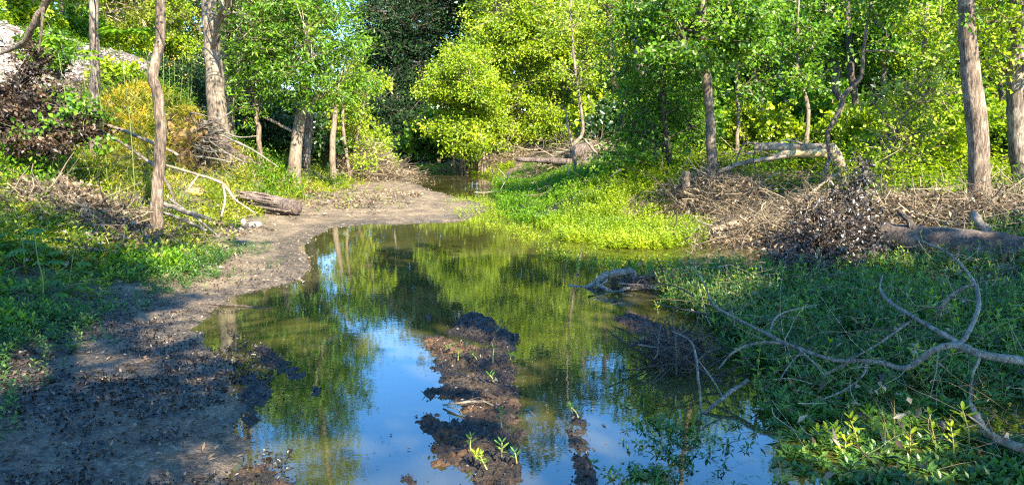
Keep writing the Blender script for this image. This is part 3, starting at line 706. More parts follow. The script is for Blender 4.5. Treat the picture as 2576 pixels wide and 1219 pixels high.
make_tree('stout_tree', 'stout fissured trunk near the right edge, sunlit at its foot', 'tree',
          trunk_path([(2478, 580), (2466, 500), (2462, 400), (2456, 300), (2444, 200), (2434, 100), (2430, 20), (2440, -160), (2430, -420)], 11),
          [R(64, 11), R(52, 11), R(48, 11), R(50, 11), R(44, 11), R(39, 11), R(38, 11), R(34, 11), R(12, 11)],
          [lobe(2440, -330, 11, 300), lobe(2300, -160, 11.5, 170), lobe(2560, -60, 11.5, 100, .7, 60), lobe(2450, 30, 11, 35, .3, 25), ((7.6, 9.3, 5.4), (.7, .7, 1.6))], 180, 44, 0.075, 0.05, LM['green'], BK['warm'], 0.36, seed=35, nlimb=7, sides=22, lump=0.03)  # last lobe added beyond the right edge to cast dapple on the trunk
make_tree('edge_tree', 'thick shaded trunk cut by the right edge of the view', 'tree',
          trunk_path([(2590, 500), (2566, 400), (2560, 300), (2556, 200), (2566, 100), (2560, 0), (2580, -200)], 13.2),
          [R(60, 13), R(50, 13), R(46, 13), R(42, 13), R(44, 13), R(40, 13), R(14, 13)],
          [lobe(2560, 140, 13, 90, .8, 70), lobe(2480, 60, 13.4, 80, .8, 60), lobe(2600, -150, 13, 170)], 100, 46, 0.085, 0.055, LM['lime'], BK['grey'], 0.36, seed=36, nlimb=5, sides=14)
make_tree('leaning_sapling', 'thin dark sapling curving up and right in front of the stout trunk on the right', 'tree',
          trunk_path([(2225, 510), (2228, 450), (2240, 370), (2275, 290), (2350, 210)], 12), [R(10, 12), R(8, 12), R(7, 12), R(5, 12), R(3, 12)],
          [lobe(2270, 350, 12, 70, .6, 60), lobe(2240, 270, 12.4, 70, .6, 50), lobe(2330, 240, 12.2, 70, .6, 50), lobe(2200, 420, 12.2, 60, .5, 40)], 110, 22, 0.06, 0.045, LM['lime'], BK['grey'], 0.3, seed=37, nlimb=4,
          extra=[([PY(2240, 370, 12), PY(2225, 300, 12.1), PY(2190, 250, 12.2)], [R(6, 12), R(4, 12), R(2, 12)])])
print('trees', time.time() - T0)

# --- background prototypes
def proto(seed, leaf, bark, H, nl=7, L=0.24, W=0.16, ncl=240, name='woodland_tree', first=None, label=None):
    rg = np.random.default_rng(seed)
    b = np.array(first if first is not None else (0, 0, 0), float)
    pth = [b + np.array([0, 0, 0])]
    for k in range(1, 6):
        pth.append(b + np.array([rg.normal() * 0.35 * k / 3, rg.normal() * 0.3 * k / 3, H * k / 5.2]))
    lobes = []
    for k in range(nl):
        a = rg.random() * 2 * PI; hh = H * (0.22 + 0.74 * (k + 0.5) / nl); rr = H * 0.16 * (1.2 - 0.5 * abs(hh / H - 0.55) * 2)
        lobes.append((tuple(b + np.array([math.cos(a) * rr * 0.9, math.sin(a) * rr * 0.9, hh])), (rr * 1.15, rr * 1.15, H * 0.12)))
    return make_tree(name, label, 'tree', pth, [0.20 * H / 15, 0.17 * H / 15, 0.15 * H / 15, 0.11 * H / 15, 0.08 * H / 15, 0.03], lobes, ncl, 50, L, W, leaf, bark,
                     H * 0.055, 'woodland trees behind the creek', seed, 8, 0.05, 0.3, 9, 0.55, 0.3, twig_r=0.03)
def bgp(px, Yd):
    x = (px - 1288) / FPX * Yd; return (x, Yd, gz(x, Yd) - 0.05)
# (px, depth, proto index, scale, rot, label)
BG = [
 (1490, 42, 1, 0.64, 0.4, 'tall background tree rising straight behind the right central bush'),
 (1570, 38, 0, 0.55, 1.9, 'bright background tree behind the vine clad tree'),
 (1400, 46, 2, 1.05, 2.2, 'dark crowned background tree above the central sunlit bushes'),
 (1270, 47, 3, 1.00, 0.1, 'dark background tree over the left shoulder of the tallest bush'),
 (1180, 50, 2, 0.85, 3.1, 'dark background tree over the bush at the bend'),
 (1620, 46, 3, 0.66, 4.0, 'rough barked background tree with a thick fork at the top edge'),
 (1720, 36, 0, 0.50, 5.2, 'sunny background tree left of the warm brown trunk'),
 (1850, 34, 1, 0.50, 0.9, 'sunny background tree directly over the broken log end'),
 (1930, 38, 0, 0.60, 2.7, 'yellow green background tree with a pale stem over the broken log'),
 (2010, 30, 1, 0.72, 3.6, 'light green background tree left of the twisted trunk'),
 (2080, 42, 2, 0.8, 1.2, 'shaded background tree behind the twisted trunk'),
 (2210, 33, 0, 0.66, 5.0, 'short lime background tree right of the dark pair of trunks'),
 (2290, 44, 3, 0.80, 0.3, 'thin background tree against the gap of sky on the right'),
 (2360, 30, 1, 0.62, 2.0, 'low bright background tree left of the stout trunk'),
 (2500, 26, 2, 0.75, 4.4, 'dark background tree between the two right hand trunks'),
 (2600, 30, 2, 0.85, 1.0, 'dark background tree behind the trunk at the right edge'),
 (2440, 40, 0, 0.80, 3.3, 'pale background tree seen behind the stout trunk'),
 (60, 35, 4, 0.62, 0.5, 'olive tree on the embankment top at the far upper left'),
 (190, 43, 0, 0.66, 2.5, 'bright tree above the pale gravel slope at the upper left'),
 (320, 50, 4, 0.72, 4.1, 'straw green tree on the embankment between the two slim trunks'),
 (450, 58, 4, 0.74, 5.6, 'straw green tree on the embankment left of the thick pale trunk'),
 (560, 64, 4, 0.80, 1.4, 'hazy green tree behind the thick pale trunk'),
 (680, 56, 1, 0.85, 2.9, 'green tree far behind the leaves of the bushy tree'),
 (-60, 31, 4, 0.55, 3.3, 'olive tree on the embankment cut by the left edge'),
 (130, 38, 4, 0.60, 1.3, 'straw green tree on the embankment left of the straight slim trunk'),
 (270, 45, 4, 0.62, 2.3, 'straw green tree on the embankment right of the straight slim trunk'),
 (400, 52, 0, 0.62, 0.7, 'lime tree on the embankment behind the crooked trunk'),
 (520, 62, 4, 0.66, 5.1, 'straw green tree on the embankment just left of the thick pale trunk'),
 (640, 46, 0, 0.62, 4.4, 'lime tree far behind the sapling'),
 (1960, 29, 1, 0.48, 5.9, 'light green tree right above the middle of the broken log'),
 (2320, 26, 0, 0.58, 1.7, 'lime tree behind the leaning sapling'),
 (1690, 30, 1, 0.46, 2.4, 'light green tree between the vine clad tree and the warm brown trunk'),
]
protos = []
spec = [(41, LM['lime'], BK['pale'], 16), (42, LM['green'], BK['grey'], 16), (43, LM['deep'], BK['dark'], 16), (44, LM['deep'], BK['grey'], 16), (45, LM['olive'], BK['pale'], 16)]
used = {}
for (px, Yd, k, sc_, rz, lb) in BG:
    loc = bgp(px, Yd)
    if k not in used:
        used[k] = proto(spec[k][0], spec[k][1], spec[k][2], spec[k][3], label=lb)
        used[k].location = loc; used[k].rotation_euler = (0, 0, rz); used[k].scale = (sc_,) * 3
    else:
        copy_tree(used[k], loc, rz, sc_, lb, 'woodland trees behind the creek')
# shrubs of the understorey: one kind, copied
def shrub_proto(seed, leaf, H, ncl, label, L=0.13, W=0.08):
    rg = np.random.default_rng(seed)
    ex = []
    for k in range(6):
        a = rg.random() * 6.28; t = np.array([math.cos(a) * H * .35, math.sin(a) * H * .35, H * (0.5 + .4 * rg.random())])
        ex.append(([np.array([math.cos(a) * .1, math.sin(a) * .1, 0.0]), t * .5 + rg.normal(size=3) * .1, t], [0.03, 0.02, 0.008]))
    return make_tree('understorey_shrub', label, 'shrub', [(0, 0, 0), (0.1, 0, H * 0.4), (0, 0.1, H * 0.8)], [0.035, 0.025, 0.01],
                     [((0, 0, H * .55), (H * .5, H * .5, H * .42)), ((H * .3, 0, H * .4), (H * .35, H * .35, H * .35)), ((-H * .3, .1, H * .35), (H * .35, H * .35, H * .3))],
                     ncl, 42, L, W, leaf, BK['warm'], H * .14, 'understorey shrubs', seed, 6, 0.03, 0.2, 0, 0.6, 0.2, extra=ex, twig_r=0.008)
SH = [
 (640, 21, 2, 1.15, 0.7, 'added dark leaved shrub standing for the shade of the hollow behind the sapling'), (715, 22, 2, 1.15, 1.7, 'added dark leaved shrub standing for the hollow shade left of the bushy tree trunk'), (780, 24, 2, 1.2, 2.9, 'dark shrub in the hollow right of the bushy tree trunk'),  # first two added with dark leaves to supply the hollow's shade
 (1900, 20, 0, 1.2, 0.2, 'leafy shrub under the left end of the broken log'), (1980, 23, 1, 1.3, 1.0, 'shrub behind the middle of the broken log'),
 (2210, 17, 0, 1.1, 2.0, 'lime shrub right of the bent sapling foot'), (2300, 15, 0, 1.0, 3.0, 'lime shrub left of the stout trunk'),
 (2380, 19, 1, 1.3, 4.0, 'green shrub behind and left of the stout trunk'), (2520, 16, 0, 1.0, 5.0, 'bright shrub between the stout trunk and the edge trunk'),
 (2060, 26, 1, 1.6, 0.8, 'green shrub beneath the twisted trunk'), (1730, 24, 1, 1.7, 1.6, 'green shrub between the vine clad tree and the warm brown trunk'),
 (1850, 26, 0, 1.6, 2.6, 'lime shrub right of the warm brown trunk'), (1560, 26, 2, 1.5, 3.6, 'dark shrub behind the vine clad tree'),
 (1510, 30, 0, 1.7, 4.6, 'lime shrub behind the dead brush heap'), (2240, 26, 2, 1.7, 5.6, 'dark shrub behind the leaning sapling'),
 (2450, 24, 2, 1.6, 0.1, 'dark shrub in the shade behind the stout trunk'), (1950, 30, 0, 2.0, 1.1, 'sunny shrub in the distance above the broken log'),
 (610, 26, 2, 1.5, 2.1, 'dark shrub in the shade right of the thick pale trunk'), (690, 24, 2, 1.4, 3.1, 'dark shrub below the bushy tree leaves'),
 (800, 28, 1, 1.5, 4.1, 'green shrub behind the broken dead stem'), (150, 24, 1, 1.0, 5.1, 'shrub at the foot of the pale gravel slope'),
 (320, 25, 0, 1.0, 0.9, 'lime shrub behind the yellow grassy mound'), (470, 30, 2, 1.3, 1.9, 'dark shrub on the embankment left of the thick pale trunk'),
 (1100, 38, 1, 1.8, 2.9, 'green shrub at the water edge beneath the bush at the bend'), (2560, 21, 0, 1.5, 3.9, 'lime shrub behind the edge trunk'),
 (2130, 19, 0, 1.0, 4.9, 'small lime shrub just behind the broken end of the root stump'), (1640, 32, 1, 2.2, 0.3, 'tall green shrub behind the vine clad tree'),
 (1790, 36, 0, 2.4, 1.3, 'tall lime shrub in the distance behind the warm brown trunk'), (2340, 34, 0, 2.2, 2.3, 'tall lime shrub in the distance right of the leaning sapling'),
 (-40, 31, 0, 1.3, 0.4, 'lime bush on the embankment top at the left edge'), (110, 36, 0, 1.5, 1.4, 'lime bush on the embankment top behind the leaning bare branch'),
 (230, 42, 1, 1.5, 2.4, 'green bush on the embankment top behind the straight slim trunk'), (330, 47, 0, 1.7, 3.4, 'lime bush on the embankment top between the slim trunks'),
 (440, 55, 0, 1.8, 4.4, 'lime bush on the embankment top behind the crooked trunk'), (500, 62, 1, 2.0, 5.4, 'green bush on the embankment top beside the thick pale trunk'),
 (2150, 36, 1, 2.4, 3.3, 'tall green shrub in the distance behind the dark pair of trunks'),
]
sh_used = {}
sspec = [(51, LM['lime'], 1.5), (52, LM['green'], 1.5), (53, LM['deep'], 1.5)]
for (px, Yd, k, sc_, rz, lb) in SH:
    x = (px - 1288) / FPX * Yd; loc = (x, Yd, gz(x, Yd) - 0.03)
    if k not in sh_used:
        sh_used[k] = shrub_proto(sspec[k][0], sspec[k][1], sspec[k][2], 95, lb)
        sh_used[k].location = loc; sh_used[k].rotation_euler = (0, 0, rz); sh_used[k].scale = (sc_,) * 3
    else: copy_tree(sh_used[k], loc, rz, sc_, lb, 'understorey shrubs')

# --- far wood that reads as one mass
fw = MB(); rg = np.random.default_rng(99)
cc = []
for k in range(90):
    Yd = rg.uniform(62, 105); px = rg.uniform(-700, 3300)
    if 770 < px < 1010: continue
    Ht = rg.uniform(11, 17) * (0.62 if 2180 < px < 2420 else 1) * (0.8 if 1450 < px < 2100 else 1) * (0.8 if px < 700 else 1)
    x = (px - 1288) / FPX * Yd; z0 = gz(x, Yd)
    tube(fw, [(x, Yd, z0 - .1), (x + rg.normal() * .4, Yd, z0 + Ht * .5), (x + rg.normal() * .6, Yd, z0 + Ht * .9)], [.22, .15, .05], 5, 2, rnd=0.2)
    for c in range(26):
        hh = Ht * rg.uniform(0.08, 1.0); rr = Ht * .2 * (1.1 - abs(hh / Ht - .5))
        cc.append((x + rg.normal() * rr, Yd + rg.normal() * rr, z0 + hh))
cc = np.array(cc); n = len(cc) * 55; ci = rg.integers(0, len(cc), n)
leaves(fw, cc[ci] + rg.normal(size=(n, 3)) * [1.1, 1.1, .7], rdir(n, -.2, rg), unit(rg.normal(size=(n, 3)) * .6 + [0.1, -.4, .7]), 0.42 * (0.7 + .6 * rg.random(n)), 0.28,
       np.clip(rg.random(len(cc))[ci] * .6 + rg.random(n) * .4, 0, 1))
fw.build('distant_woodland', LM['green'], kind='stuff', label='distant green woodland closing the view behind the creek')
print('background', time.time() - T0)

# --- shade trees behind the camera: their crowns throw the dappled shade of the foreground
SPOTS = [PZ(a, b) for a, b in [(640, 690), (700, 655), (590, 720), (470, 860), (360, 890), (300, 920), (1140, 860), (1210, 880), (1170, 1090), (1120, 1130), (2150, 1120), (2230, 1110), (2360, 1100), (2430, 1080), (2060, 1130), (1680, 770), (1720, 740), (1600, 790), (1360, 1090), (620, 1180)]]
SPOTS = [(float(p[0]), float(p[1]), r) for p, r in zip(SPOTS, [1.35, 1.2, 1.1, 1.3, 1.25, 1.2, .95, .9, .7, .7, .58, .58, .62, .58, .55, 1.0, .9, .8, .65, .7])]
def shade_cull(C):
    t = C[:, 2] / SUN_DIR[2]
    Gd = C[:, :2] - t[:, None] * np.array([SUN_DIR[0], SUN_DIR[1]])
    k = in_any(Gd, [(x, y, r) for x, y, r in SPOTS])  # gaps cut in the crowns so sun reaches each of SPOTS
    edge = 9.4 - 1.3 * sstep(-2.2, -3.6, Gd[:, 0]) + (fbm(Gd[:, 0] * .7, Gd[:, 1] * .7, 2, 4) - .5) * 1.8
    k |= (Gd[:, 1] > edge) & (_hash(np.floor(C[:, 0] * 9), np.floor(C[:, 1] * 9), 5) > 0.42)
    return k
def shade_tree(x, y, H, R_, seed, lb, leaf='green'):
    rg = np.random.default_rng(seed)
    lobes = []
    for k in range(9):
        a = rg.random() * 6.28; q = R_ * 0.75 * math.sqrt(rg.random())
        lobes.append(((x + math.cos(a) * q, y + math.sin(a) * q, H * (0.55 + 0.35 * rg.random())), (R_ * .55, R_ * .55, H * .13)))
    z0 = gz(x, y)
    make_tree('shade_tree', lb, 'tree', [(x + .5, y - 2.4, gz(x + .5, y - 2.4) - .05), (x + .4, y - 1.5, H * .25), (x + .1, y + .3, H * .5), (x, y, H * .85)], [.14, .12, .09, .04], lobes, 1000, 26, 0.17, 0.11,
              LM[leaf], BK['grey'], 0.3, 'shade trees behind the viewpoint', seed, 10, .04, .3, 9, .4, .15, cull=shade_cull, twig_r=.015)
for (x, y, H, R_, sd, lb) in [
    (4.4, -4.2, 10.2, 4.2, 61, 'tree behind the viewpoint, nearest to it'), (0.4, -5.0, 10.5, 4.4, 62, 'tree behind the viewpoint, on the left bank'),
    (8.4, -4.4, 10.2, 4.2, 63, 'tree behind the viewpoint, on the right bank'), (5.0, -0.6, 10.0, 4.0, 64, 'tree beside the viewpoint, right of the pool'),
    (0.2, -1.0, 10.0, 4.0, 65, 'tree close behind the viewpoint, leaning over the pool'), (9.4, -1.1, 10.0, 4.2, 66, 'tree to the right of the viewpoint'),
    (13.2, -2.2, 10.2, 4.4, 67, 'tree to the right of the viewpoint, farthest right'), (-3.6, -2.8, 10.0, 4.0, 68, 'tree left of the viewpoint on the bank')]:
    shade_tree(x, y, H, R_, sd, lb)
print('shade', time.time() - T0)

# ------------------------------------------------------------------ ground cover that nobody could count
def pts_in(xa, xb, ya, yb, n, rng):
    return rng.uniform(xa, xb, n), rng.uniform(ya, yb, n)
def tufts(mb, x, y, z, hgt, nb, width, rng, lean=0.45, rbase=None):
    n = len(x); k = np.repeat(np.arange(n), nb); m = len(k)
    pos = np.stack([x[k] + rng.normal(size=m) * .03, y[k] + rng.normal(size=m) * .03, z[k] - .01], 1)
    d = unit(np.stack([rng.normal(size=m) * lean, rng.normal(size=m) * lean, np.ones(m)], 1))
    L = hgt[k] * (0.5 + .7 * rng.random(m))
    # two leaf pieces per blade, the upper one bending over
    leaves(mb, pos, d, rdir(m, 0, rng), L, width * (1 + .3 * rng.random(m)), np.clip((rbase[k] if rbase is not None else 0.3) + rng.normal(size=m) * .18, 0, 1), 0.15, 0.4)
def herbs(mb, stem_mb, x, y, z, h, nodes, L, W, rng, rb=None, up=0.35, tilt=0.25, whorl=2):
    """upright stems with pairs of narrow leaves, as the water weed grows"""
    n = len(x); tl = np.stack([rng.normal(size=n) * tilt, rng.normal(size=n) * tilt, np.ones(n)], 1); tl = unit(tl)
    b = np.stack([x, y, z], 1); rb = rng.random(n) * .5 if rb is None else rb
    if stem_mb is not None: prisms(stem_mb, b, b + tl * h[:, None], 0.0035, 0.002, rng.random(n))
    az0 = rng.random(n) * 6.28
    for q in range(nodes):
        f = (q + 1.0) / nodes; c = b + tl * (h * f)[:, None]
        for s in range(whorl):
            a = az0 + q * PI / 2 + s * 2 * PI / whorl + rng.normal(size=n) * .25
            u = up + 0.9 * (f > 0.95) + rng.normal(size=n) * .2
            d = unit(np.stack([np.cos(a), np.sin(a), u], 1))
            sz = (0.65 + .5 * rng.random(n)) * (0.75 + 0.35 * math.sin(PI * f))
            leaves(mb, c, d, unit(np.stack([rng.normal(size=n) * .2, rng.normal(size=n) * .2, np.ones(n)], 1)), L * sz, W * sz, np.clip(rb + .2 * f + rng.random(n) * .3, 0, 1), 0.2, 0.5)

rg = np.random.default_rng(201)
# left bank grass
gb = MB()
x, y = pts_in(-16, -1.5, 3.4, 34, 90000, rg)
sd = water_sd(x, y); dist = np.hypot(x, y)
nn = fbm(x * 1.1, y * 1.1, 3, 301)
thr = 0.8 + 1.5 * sstep(6.0, 4.6, y) + 0.3 * sstep(13, 16, y)
dens = sstep(0, 0.9, sd - thr) * (0.25 + 1.0 * sstep(.40, .58, nn)) * np.minimum(1, 9 / dist) * 0.9
Ex = -x - (10.6 + 0.122 * (y - 20))
dens *= (1 - 0.93 * sstep(0.6, 1.8, Ex) * sstep(44, 38, y)) * (x < -1.2)
barx = -4.5 + (fbm(x * .9, y * .9, 3, 515) - .5) * 1.2
dens *= 1 - .97 * sstep(-.35, .15, x - barx) * sstep(11.3, 12.5, y) * sstep(28, 26.5, y)
k = rg.random(len(x)) < dens
x, y, nn, sd = x[k], y[k], nn[k], sd[k]; z = ground_h(x, y)
hg = (0.04 + 0.17 * sstep(0, 2.5, sd - 1) * (0.3 + 1.2 * rg.random(len(x)) ** 1.5)) * (1 + 0.2 * (y > 12))
tufts(gb, x, y, z, hg, 5, 0.012 + 0.0, rg, 0.6, 0.12 + 0.55 * fbm(x * .6, y * .6, 2, 55) + 0.1 * rg.random(len(x)))
print('grass', len(x))
gb.build('bank_grass', LM['grass'], kind='stuff', label='sunlit yellow green grass on the left bank')
# herbs among the grass
hb, hs = MB(), MB()
k = rg.random(len(x)) < 0.62
kk = k & (fbm(x * .8, y * .8, 3, 404) > .56); k = k & ~kk
hb2 = MB(); herbs(hb2, None, x[kk], y[kk], z[kk], hg[kk] * 1.6 + .04, 4, 0.11, 0.045, rg, None, 0.25, 0.45)
hb2.build('broad_herbs', LM['green'], kind='stuff', label='darker broad leaved herbs in patches on the left bank')
herbs(hb, None, x[k], y[k], z[k], hg[k] * 1.35 + .03, 4, 0.085, 0.034, rg, None, 0.25, 0.45)
hb.build('bank_herbs', LM['grass'], kind='stuff', label='small broad leaved herbs among the grass on the left bank')
# fine fringe herbs in the shade at the lower left
hb = MB()
x, y = pts_in(-6.5, -1.6, 3.6, 10.5, 17000, rg); sd = water_sd(x, y)
k = rg.random(len(x)) < sstep(0.0, 0.8, sd - 0.30 - 0.75 * sstep(5.6, 4.3, y)) * sstep(.37, .58, fbm(x * 1.6, y * 1.6, 3, 44))
x, y = x[k], y[k]; herbs(hb, None, x, y, ground_h(x, y), 0.05 + .09 * rg.random(len(x)), 4, 0.045, 0.016, rg, None, 0.3, 0.35)
hb.build('shade_herbs', LM['weed'], kind='stuff', label='low green herbs in the shade at the lower left')
dl = MB(); x, y = pts_in(-13, -2.2, 7.2, 20, 26000, rg); sd = water_sd(x, y)
k = (sd > .8) & (rg.random(len(x)) < .08 + .9 * sstep(.50, .62, fbm(x * 1.2, y * 1.2, 4, 909))); x, y = x[k], y[k]; n = len(x)
leaves(dl, np.stack([x, y, ground_h(x, y) + .03 + .13 * rg.random(n) * sstep(.8, 3, sd[k])], 1), rdir(n, 0, rg) * [1, 1, .6], rdir(n, 1.2, rg), .07 * (.4 + rg.random(n)), .042, .25 + .75 * rg.random(n), .35)
dl.build('bank_leaf_litter', LM['dead'], kind='stuff', label='dry curled leaves lying in drifts over the left bank grass')
sb = MB(); x, y = pts_in(-12, -2.6, 6, 20, 900, rg); sd = water_sd(x, y); k = sd > .7; x, y = x[k], y[k]; n = len(x); q0 = np.stack([x, y, ground_h(x, y) + .04 + .12 * rg.random(n)], 1); d = rdir(n, 0, rg) * [1, 1, .3]; L = .15 + .7 * rg.random(n) ** 2; rr = .002 + .006 * rg.random(n) ** 3; rn = rg.random(n); bend = rg.normal(size=(n, 3)) * .15 * [1, 1, .5]
for q in range(4):
    d = unit(d + bend); q1 = q0 + d * (L / 4)[:, None]; q1[:, 2] = np.maximum(q1[:, 2], ground_h(q1[:, 0], q1[:, 1]) + .02); prisms(sb, q0, q1, rr, rr * .85, rn); q0 = q1; rr = rr * .85
sb.build('bank_twigs', STK, kind='stuff', label='dry twigs strewn through the left bank grass')
# yellow grass over the mound of the uprooted tree
yb = MB()
x = rg.normal(-8.3, 1.15, 6500); y = rg.normal(16.6, 1.1, 6500); z = ground_h(x, y)
tufts(yb, x, y, z, 0.06 + .20 * rg.random(len(x)) ** 2, 5, 0.015, rg, 1.1, 0.3 + .5 * rg.random(len(x)))
yb.build('yellow_grass', LM['yellow'], kind='stuff', label='yellow dried grass over the mound beside the torn up roots')

# the weed beds of the right side
def weedbed(name, px_poly, n, hlo, hhi, nodes, L, W, leaf, label, seed, dens=None, z_water=True, stems=True, whorl=2):
    r_ = np.random.default_rng(seed)
    poly = [tuple(PZ(a, b)[:2]) for a, b in px_poly]
    pa = np.array(poly); x = r_.uniform(pa[:, 0].min(), pa[:, 0].max(), n * 3); y = r_.uniform(pa[:, 1].min(), pa[:, 1].max(), n * 3)
    sd = polydist(x, y, poly) + (fbm(x * 2, y * 2, 3, seed) - .5) * .6
    pr = sstep(0.08, -0.35, sd) * (0.12 + 1.0 * sstep(.38, .58, fbm(x * 1.9, y * 1.9, 4, seed + 3)))
    if dens is not None: pr = pr * dens(x, y)
    if seed == 211: pr = pr * (0.45 + .55 * sstep(4.0, 4.8, y))
    k = r_.random(len(x)) < pr; x, y = x[k][:n], y[k][:n]
    z = np.maximum(ground_h(x, y), -0.02)
    m, s = MB(), MB()
    h = (hlo + (hhi - hlo) * r_.random(len(x)) * (0.55 + .6 * fbm(x * 1.3, y * 1.3, 2, 7))) * (0.22 + 0.78 * sstep(4.0, 4.9, y))
    herbs(m, s if stems else None, x, y, z, h, nodes, L, W, r_, 0.55 * fbm(x * 1.1, y * 1.1, 3, seed + 9) + .1 * r_.random(len(x)), whorl=whorl)
    o = m.build(name, leaf, kind='stuff', label=label)
    if stems: s.build(name + '_stems', STEM, kind='stuff', label='thin stems of the ' + label)
    print(name, len(x))
    return o
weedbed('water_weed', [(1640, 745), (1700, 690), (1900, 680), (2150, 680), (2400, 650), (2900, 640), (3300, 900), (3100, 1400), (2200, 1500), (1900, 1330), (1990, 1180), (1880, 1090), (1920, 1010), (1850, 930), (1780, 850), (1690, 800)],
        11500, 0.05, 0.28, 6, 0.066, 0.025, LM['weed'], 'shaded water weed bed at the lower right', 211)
weedbed('sparse_water_weed', [(1560, 1010), (1700, 1040), (1900, 1080), (2150, 1300), (1750, 1350), (1450, 1200)],
        230, 0.05, 0.13, 4, 0.05, 0.015, LM['weed'], 'scattered weed sprigs standing in the dark water', 212)
weedbed('floating_weed', [(1345, 560), (1400, 548), (1500, 515), (1620, 520), (1730, 530), (1800, 570), (1790, 612), (1650, 640), (1520, 630), (1400, 600)],
        6000, 0.04, 0.29, 5, 0.055, 0.026, LM['mat'], 'bright yellow green weed bed at the end of the pool', 213, stems=False)
weedbed('channel_weed', [(1235, 455), (1330, 440), (1500, 450), (1640, 470), (1740, 520), (1560, 540), (1400, 565), (1300, 560), (1225, 530), (1240, 490)],
        8000, 0.05, 0.26, 4, 0.075, 0.034, LM['green'], 'green weed bed between the pool and the far bushes', 214, stems=False)
weedbed('edge_weed', [(1130, 500), (1240, 495), (1320, 560), (1500, 640), (1800, 650), (1840, 690), (1500, 700), (1350, 640), (1230, 575), (1140, 560)],
        1900, 0.03, 0.12, 3, 0.045, 0.018, LM['mat'], 'thin weed sprigs fringing the pool', 215, stems=False)
weedbed('far_weed', [(1040, 418), (1200, 428), (1300, 440), (1260, 450), (1150, 436), (1040, 425)], 1200, 0.06, .25, 4, 0.12, 0.05, LM['lime'], 'low weeds along the far waterline', 216, stems=False)

bed = [tuple(PZ(a, b)[:2]) for a, b in [(1650, 745), (1700, 700), (1900, 690), (2150, 690), (2400, 660), (2900, 650), (3200, 900), (3000, 1400), (2200, 1450), (2000, 1200), (1900, 1060), (1860, 930), (1780, 850)]]
x, y = pts_in(.8, 9, 3.0, 9.8, 9000, rg); k = inpoly(x, y, bed); x, y = x[k], y[k]; z = np.maximum(ground_h(x, y), 0); n = len(x)
g2 = MB(); k = rg.random(n) < .02 * (1 + (fbm(x * 2, y * 2, 2, 3) > .52)); tufts(g2, x[k], y[k], z[k], .10 + .25 * rg.random(k.sum()), 5, .008, rg, .7, .1 + .5 * rg.random(k.sum()))
g2.build('sedge', LM['grass'], kind='stuff', label='thin sedge blades among the shaded water weeds')
g3, g4 = MB(), MB(); k = rg.random(n) < .09 * (y > 4.7); herbs(g3, g4, x[k], y[k], z[k], .16 + .2 * rg.random(k.sum()), 7, .065, .025, rg, None, .35, .3)
g3.build('tall_shoots', LM['mat'], kind='stuff', label='taller yellow green shoots scattered in the shaded weed bed'); g4.build('tall_shoot_stems', STEM, kind='stuff', label='stems of the taller yellow green shoots')
k = rg.random(n) < .30; x, y, z = x[k], y[k], z[k]; n = len(x); dv = MB(); q0 = np.stack([x, y, z + .05 + .3 * rg.random(n)], 1); d = rdir(n, 0, rg) * [1, 1, .35]; bend = rg.normal(size=(n, 3)) * .22 * [1, 1, .6]; L = .1 + .5 * rg.random(n) ** 2; rr = .0012 + .0028 * rg.random(n) ** 4; rn = rg.random(n)
for q in range(6):
    d = unit(d + bend + rg.normal(size=(n, 3)) * .12); q1 = q0 + d * (L / 4)[:, None]; q1[:, 2] = np.maximum(q1[:, 2], .01); prisms(dv, q0, q1, rr, rr * .9, rn); q0 = q1; rr = rr * .88
dv.build('dead_stems', STK, kind='stuff', label='fine dead stems tangled through the shaded weed bed')
lv = MB(); k = rg.random(len(z)) < .5; leaves(lv, np.stack([x[k], y[k], z[k] + .10 + .12 * rg.random(k.sum())], 1), rdir(k.sum(), 0, rg), rdir(k.sum(), 1.5, rg), .06 * (.5 + rg.random(k.sum())), .03, rg.random(k.sum()), .3)
lv.build('caught_leaves', LM['dead'], kind='stuff', label='dead leaves caught in the shaded weed bed')
# right bank undergrowth
ub = MB()
x, y = pts_in(-3, 26, 10.5, 46, 60000, rg); sd = water_sd(x, y)
k = (rg.random(len(x)) < sstep(1.5, 3, sd) * sstep(.42, .6, fbm(x * .8, y * .8, 3, 71)) * .8) & (x > 0.12 * y - 2) & ~((x < 9) & (y < 12.2))
x, y = x[k], y[k]; n = len(x)
herbs(ub, None, x, y, ground_h(x, y), 0.15 + .5 * rg.random(n) ** 2, 4, 0.11, 0.055, rg, None, 0.3, 0.4)
ub.build('undergrowth', LM['green'], kind='stuff', label='leafy undergrowth on the floor of the right bank wood')
print('undergrowth', n)
br = MB()
x, y = pts_in(1.5, 12, 10.2, 20, 15000, rg); sd = water_sd(x, y)
k = (rg.random(len(x)) < sstep(.6, 2.2, sd) * sstep(.42, .56, fbm(x * 1.3, y * 1.3, 3, 171)) * .85) & ~((x < 3.4) & (y < 12.5)) & (y > 12.0 + .8 * np.sin(x * 2))
x, y = x[k], y[k]; n = len(x)
herbs(br, None, x, y, ground_h(x, y), 0.15 + .65 * rg.random(n) ** 1.5, 6, 0.075, 0.048, rg, None, 0.2, 0.5)
br.build('bramble', LM['lime'], kind='stuff', label='leafy sunlit brambles growing through the stick litter on the right')
# wood floor litter
lb_ = MB()
x, y = pts_in(-24, 26, 9, 50, 70000, rg); sd = water_sd(x, y); n0 = fbm(x * .9, y * .9, 3, 73)
k = (sd > np.where(x > 0, .3, 2.2)) & (rg.random(len(x)) < sstep(.35, .6, n0)); x, y = x[k], y[k]; n = len(x)
leaves(lb_, np.stack([x, y, ground_h(x, y) + .015], 1), rdir(n, 0, rg) * [1, 1, .4], rdir(n, 2.5, rg), .09 * (.5 + rg.random(n)), .05, rg.random(n), .3)
lb_.build('leaf_litter', LM['dead'], kind='stuff', label='brown fallen leaves on the banks')
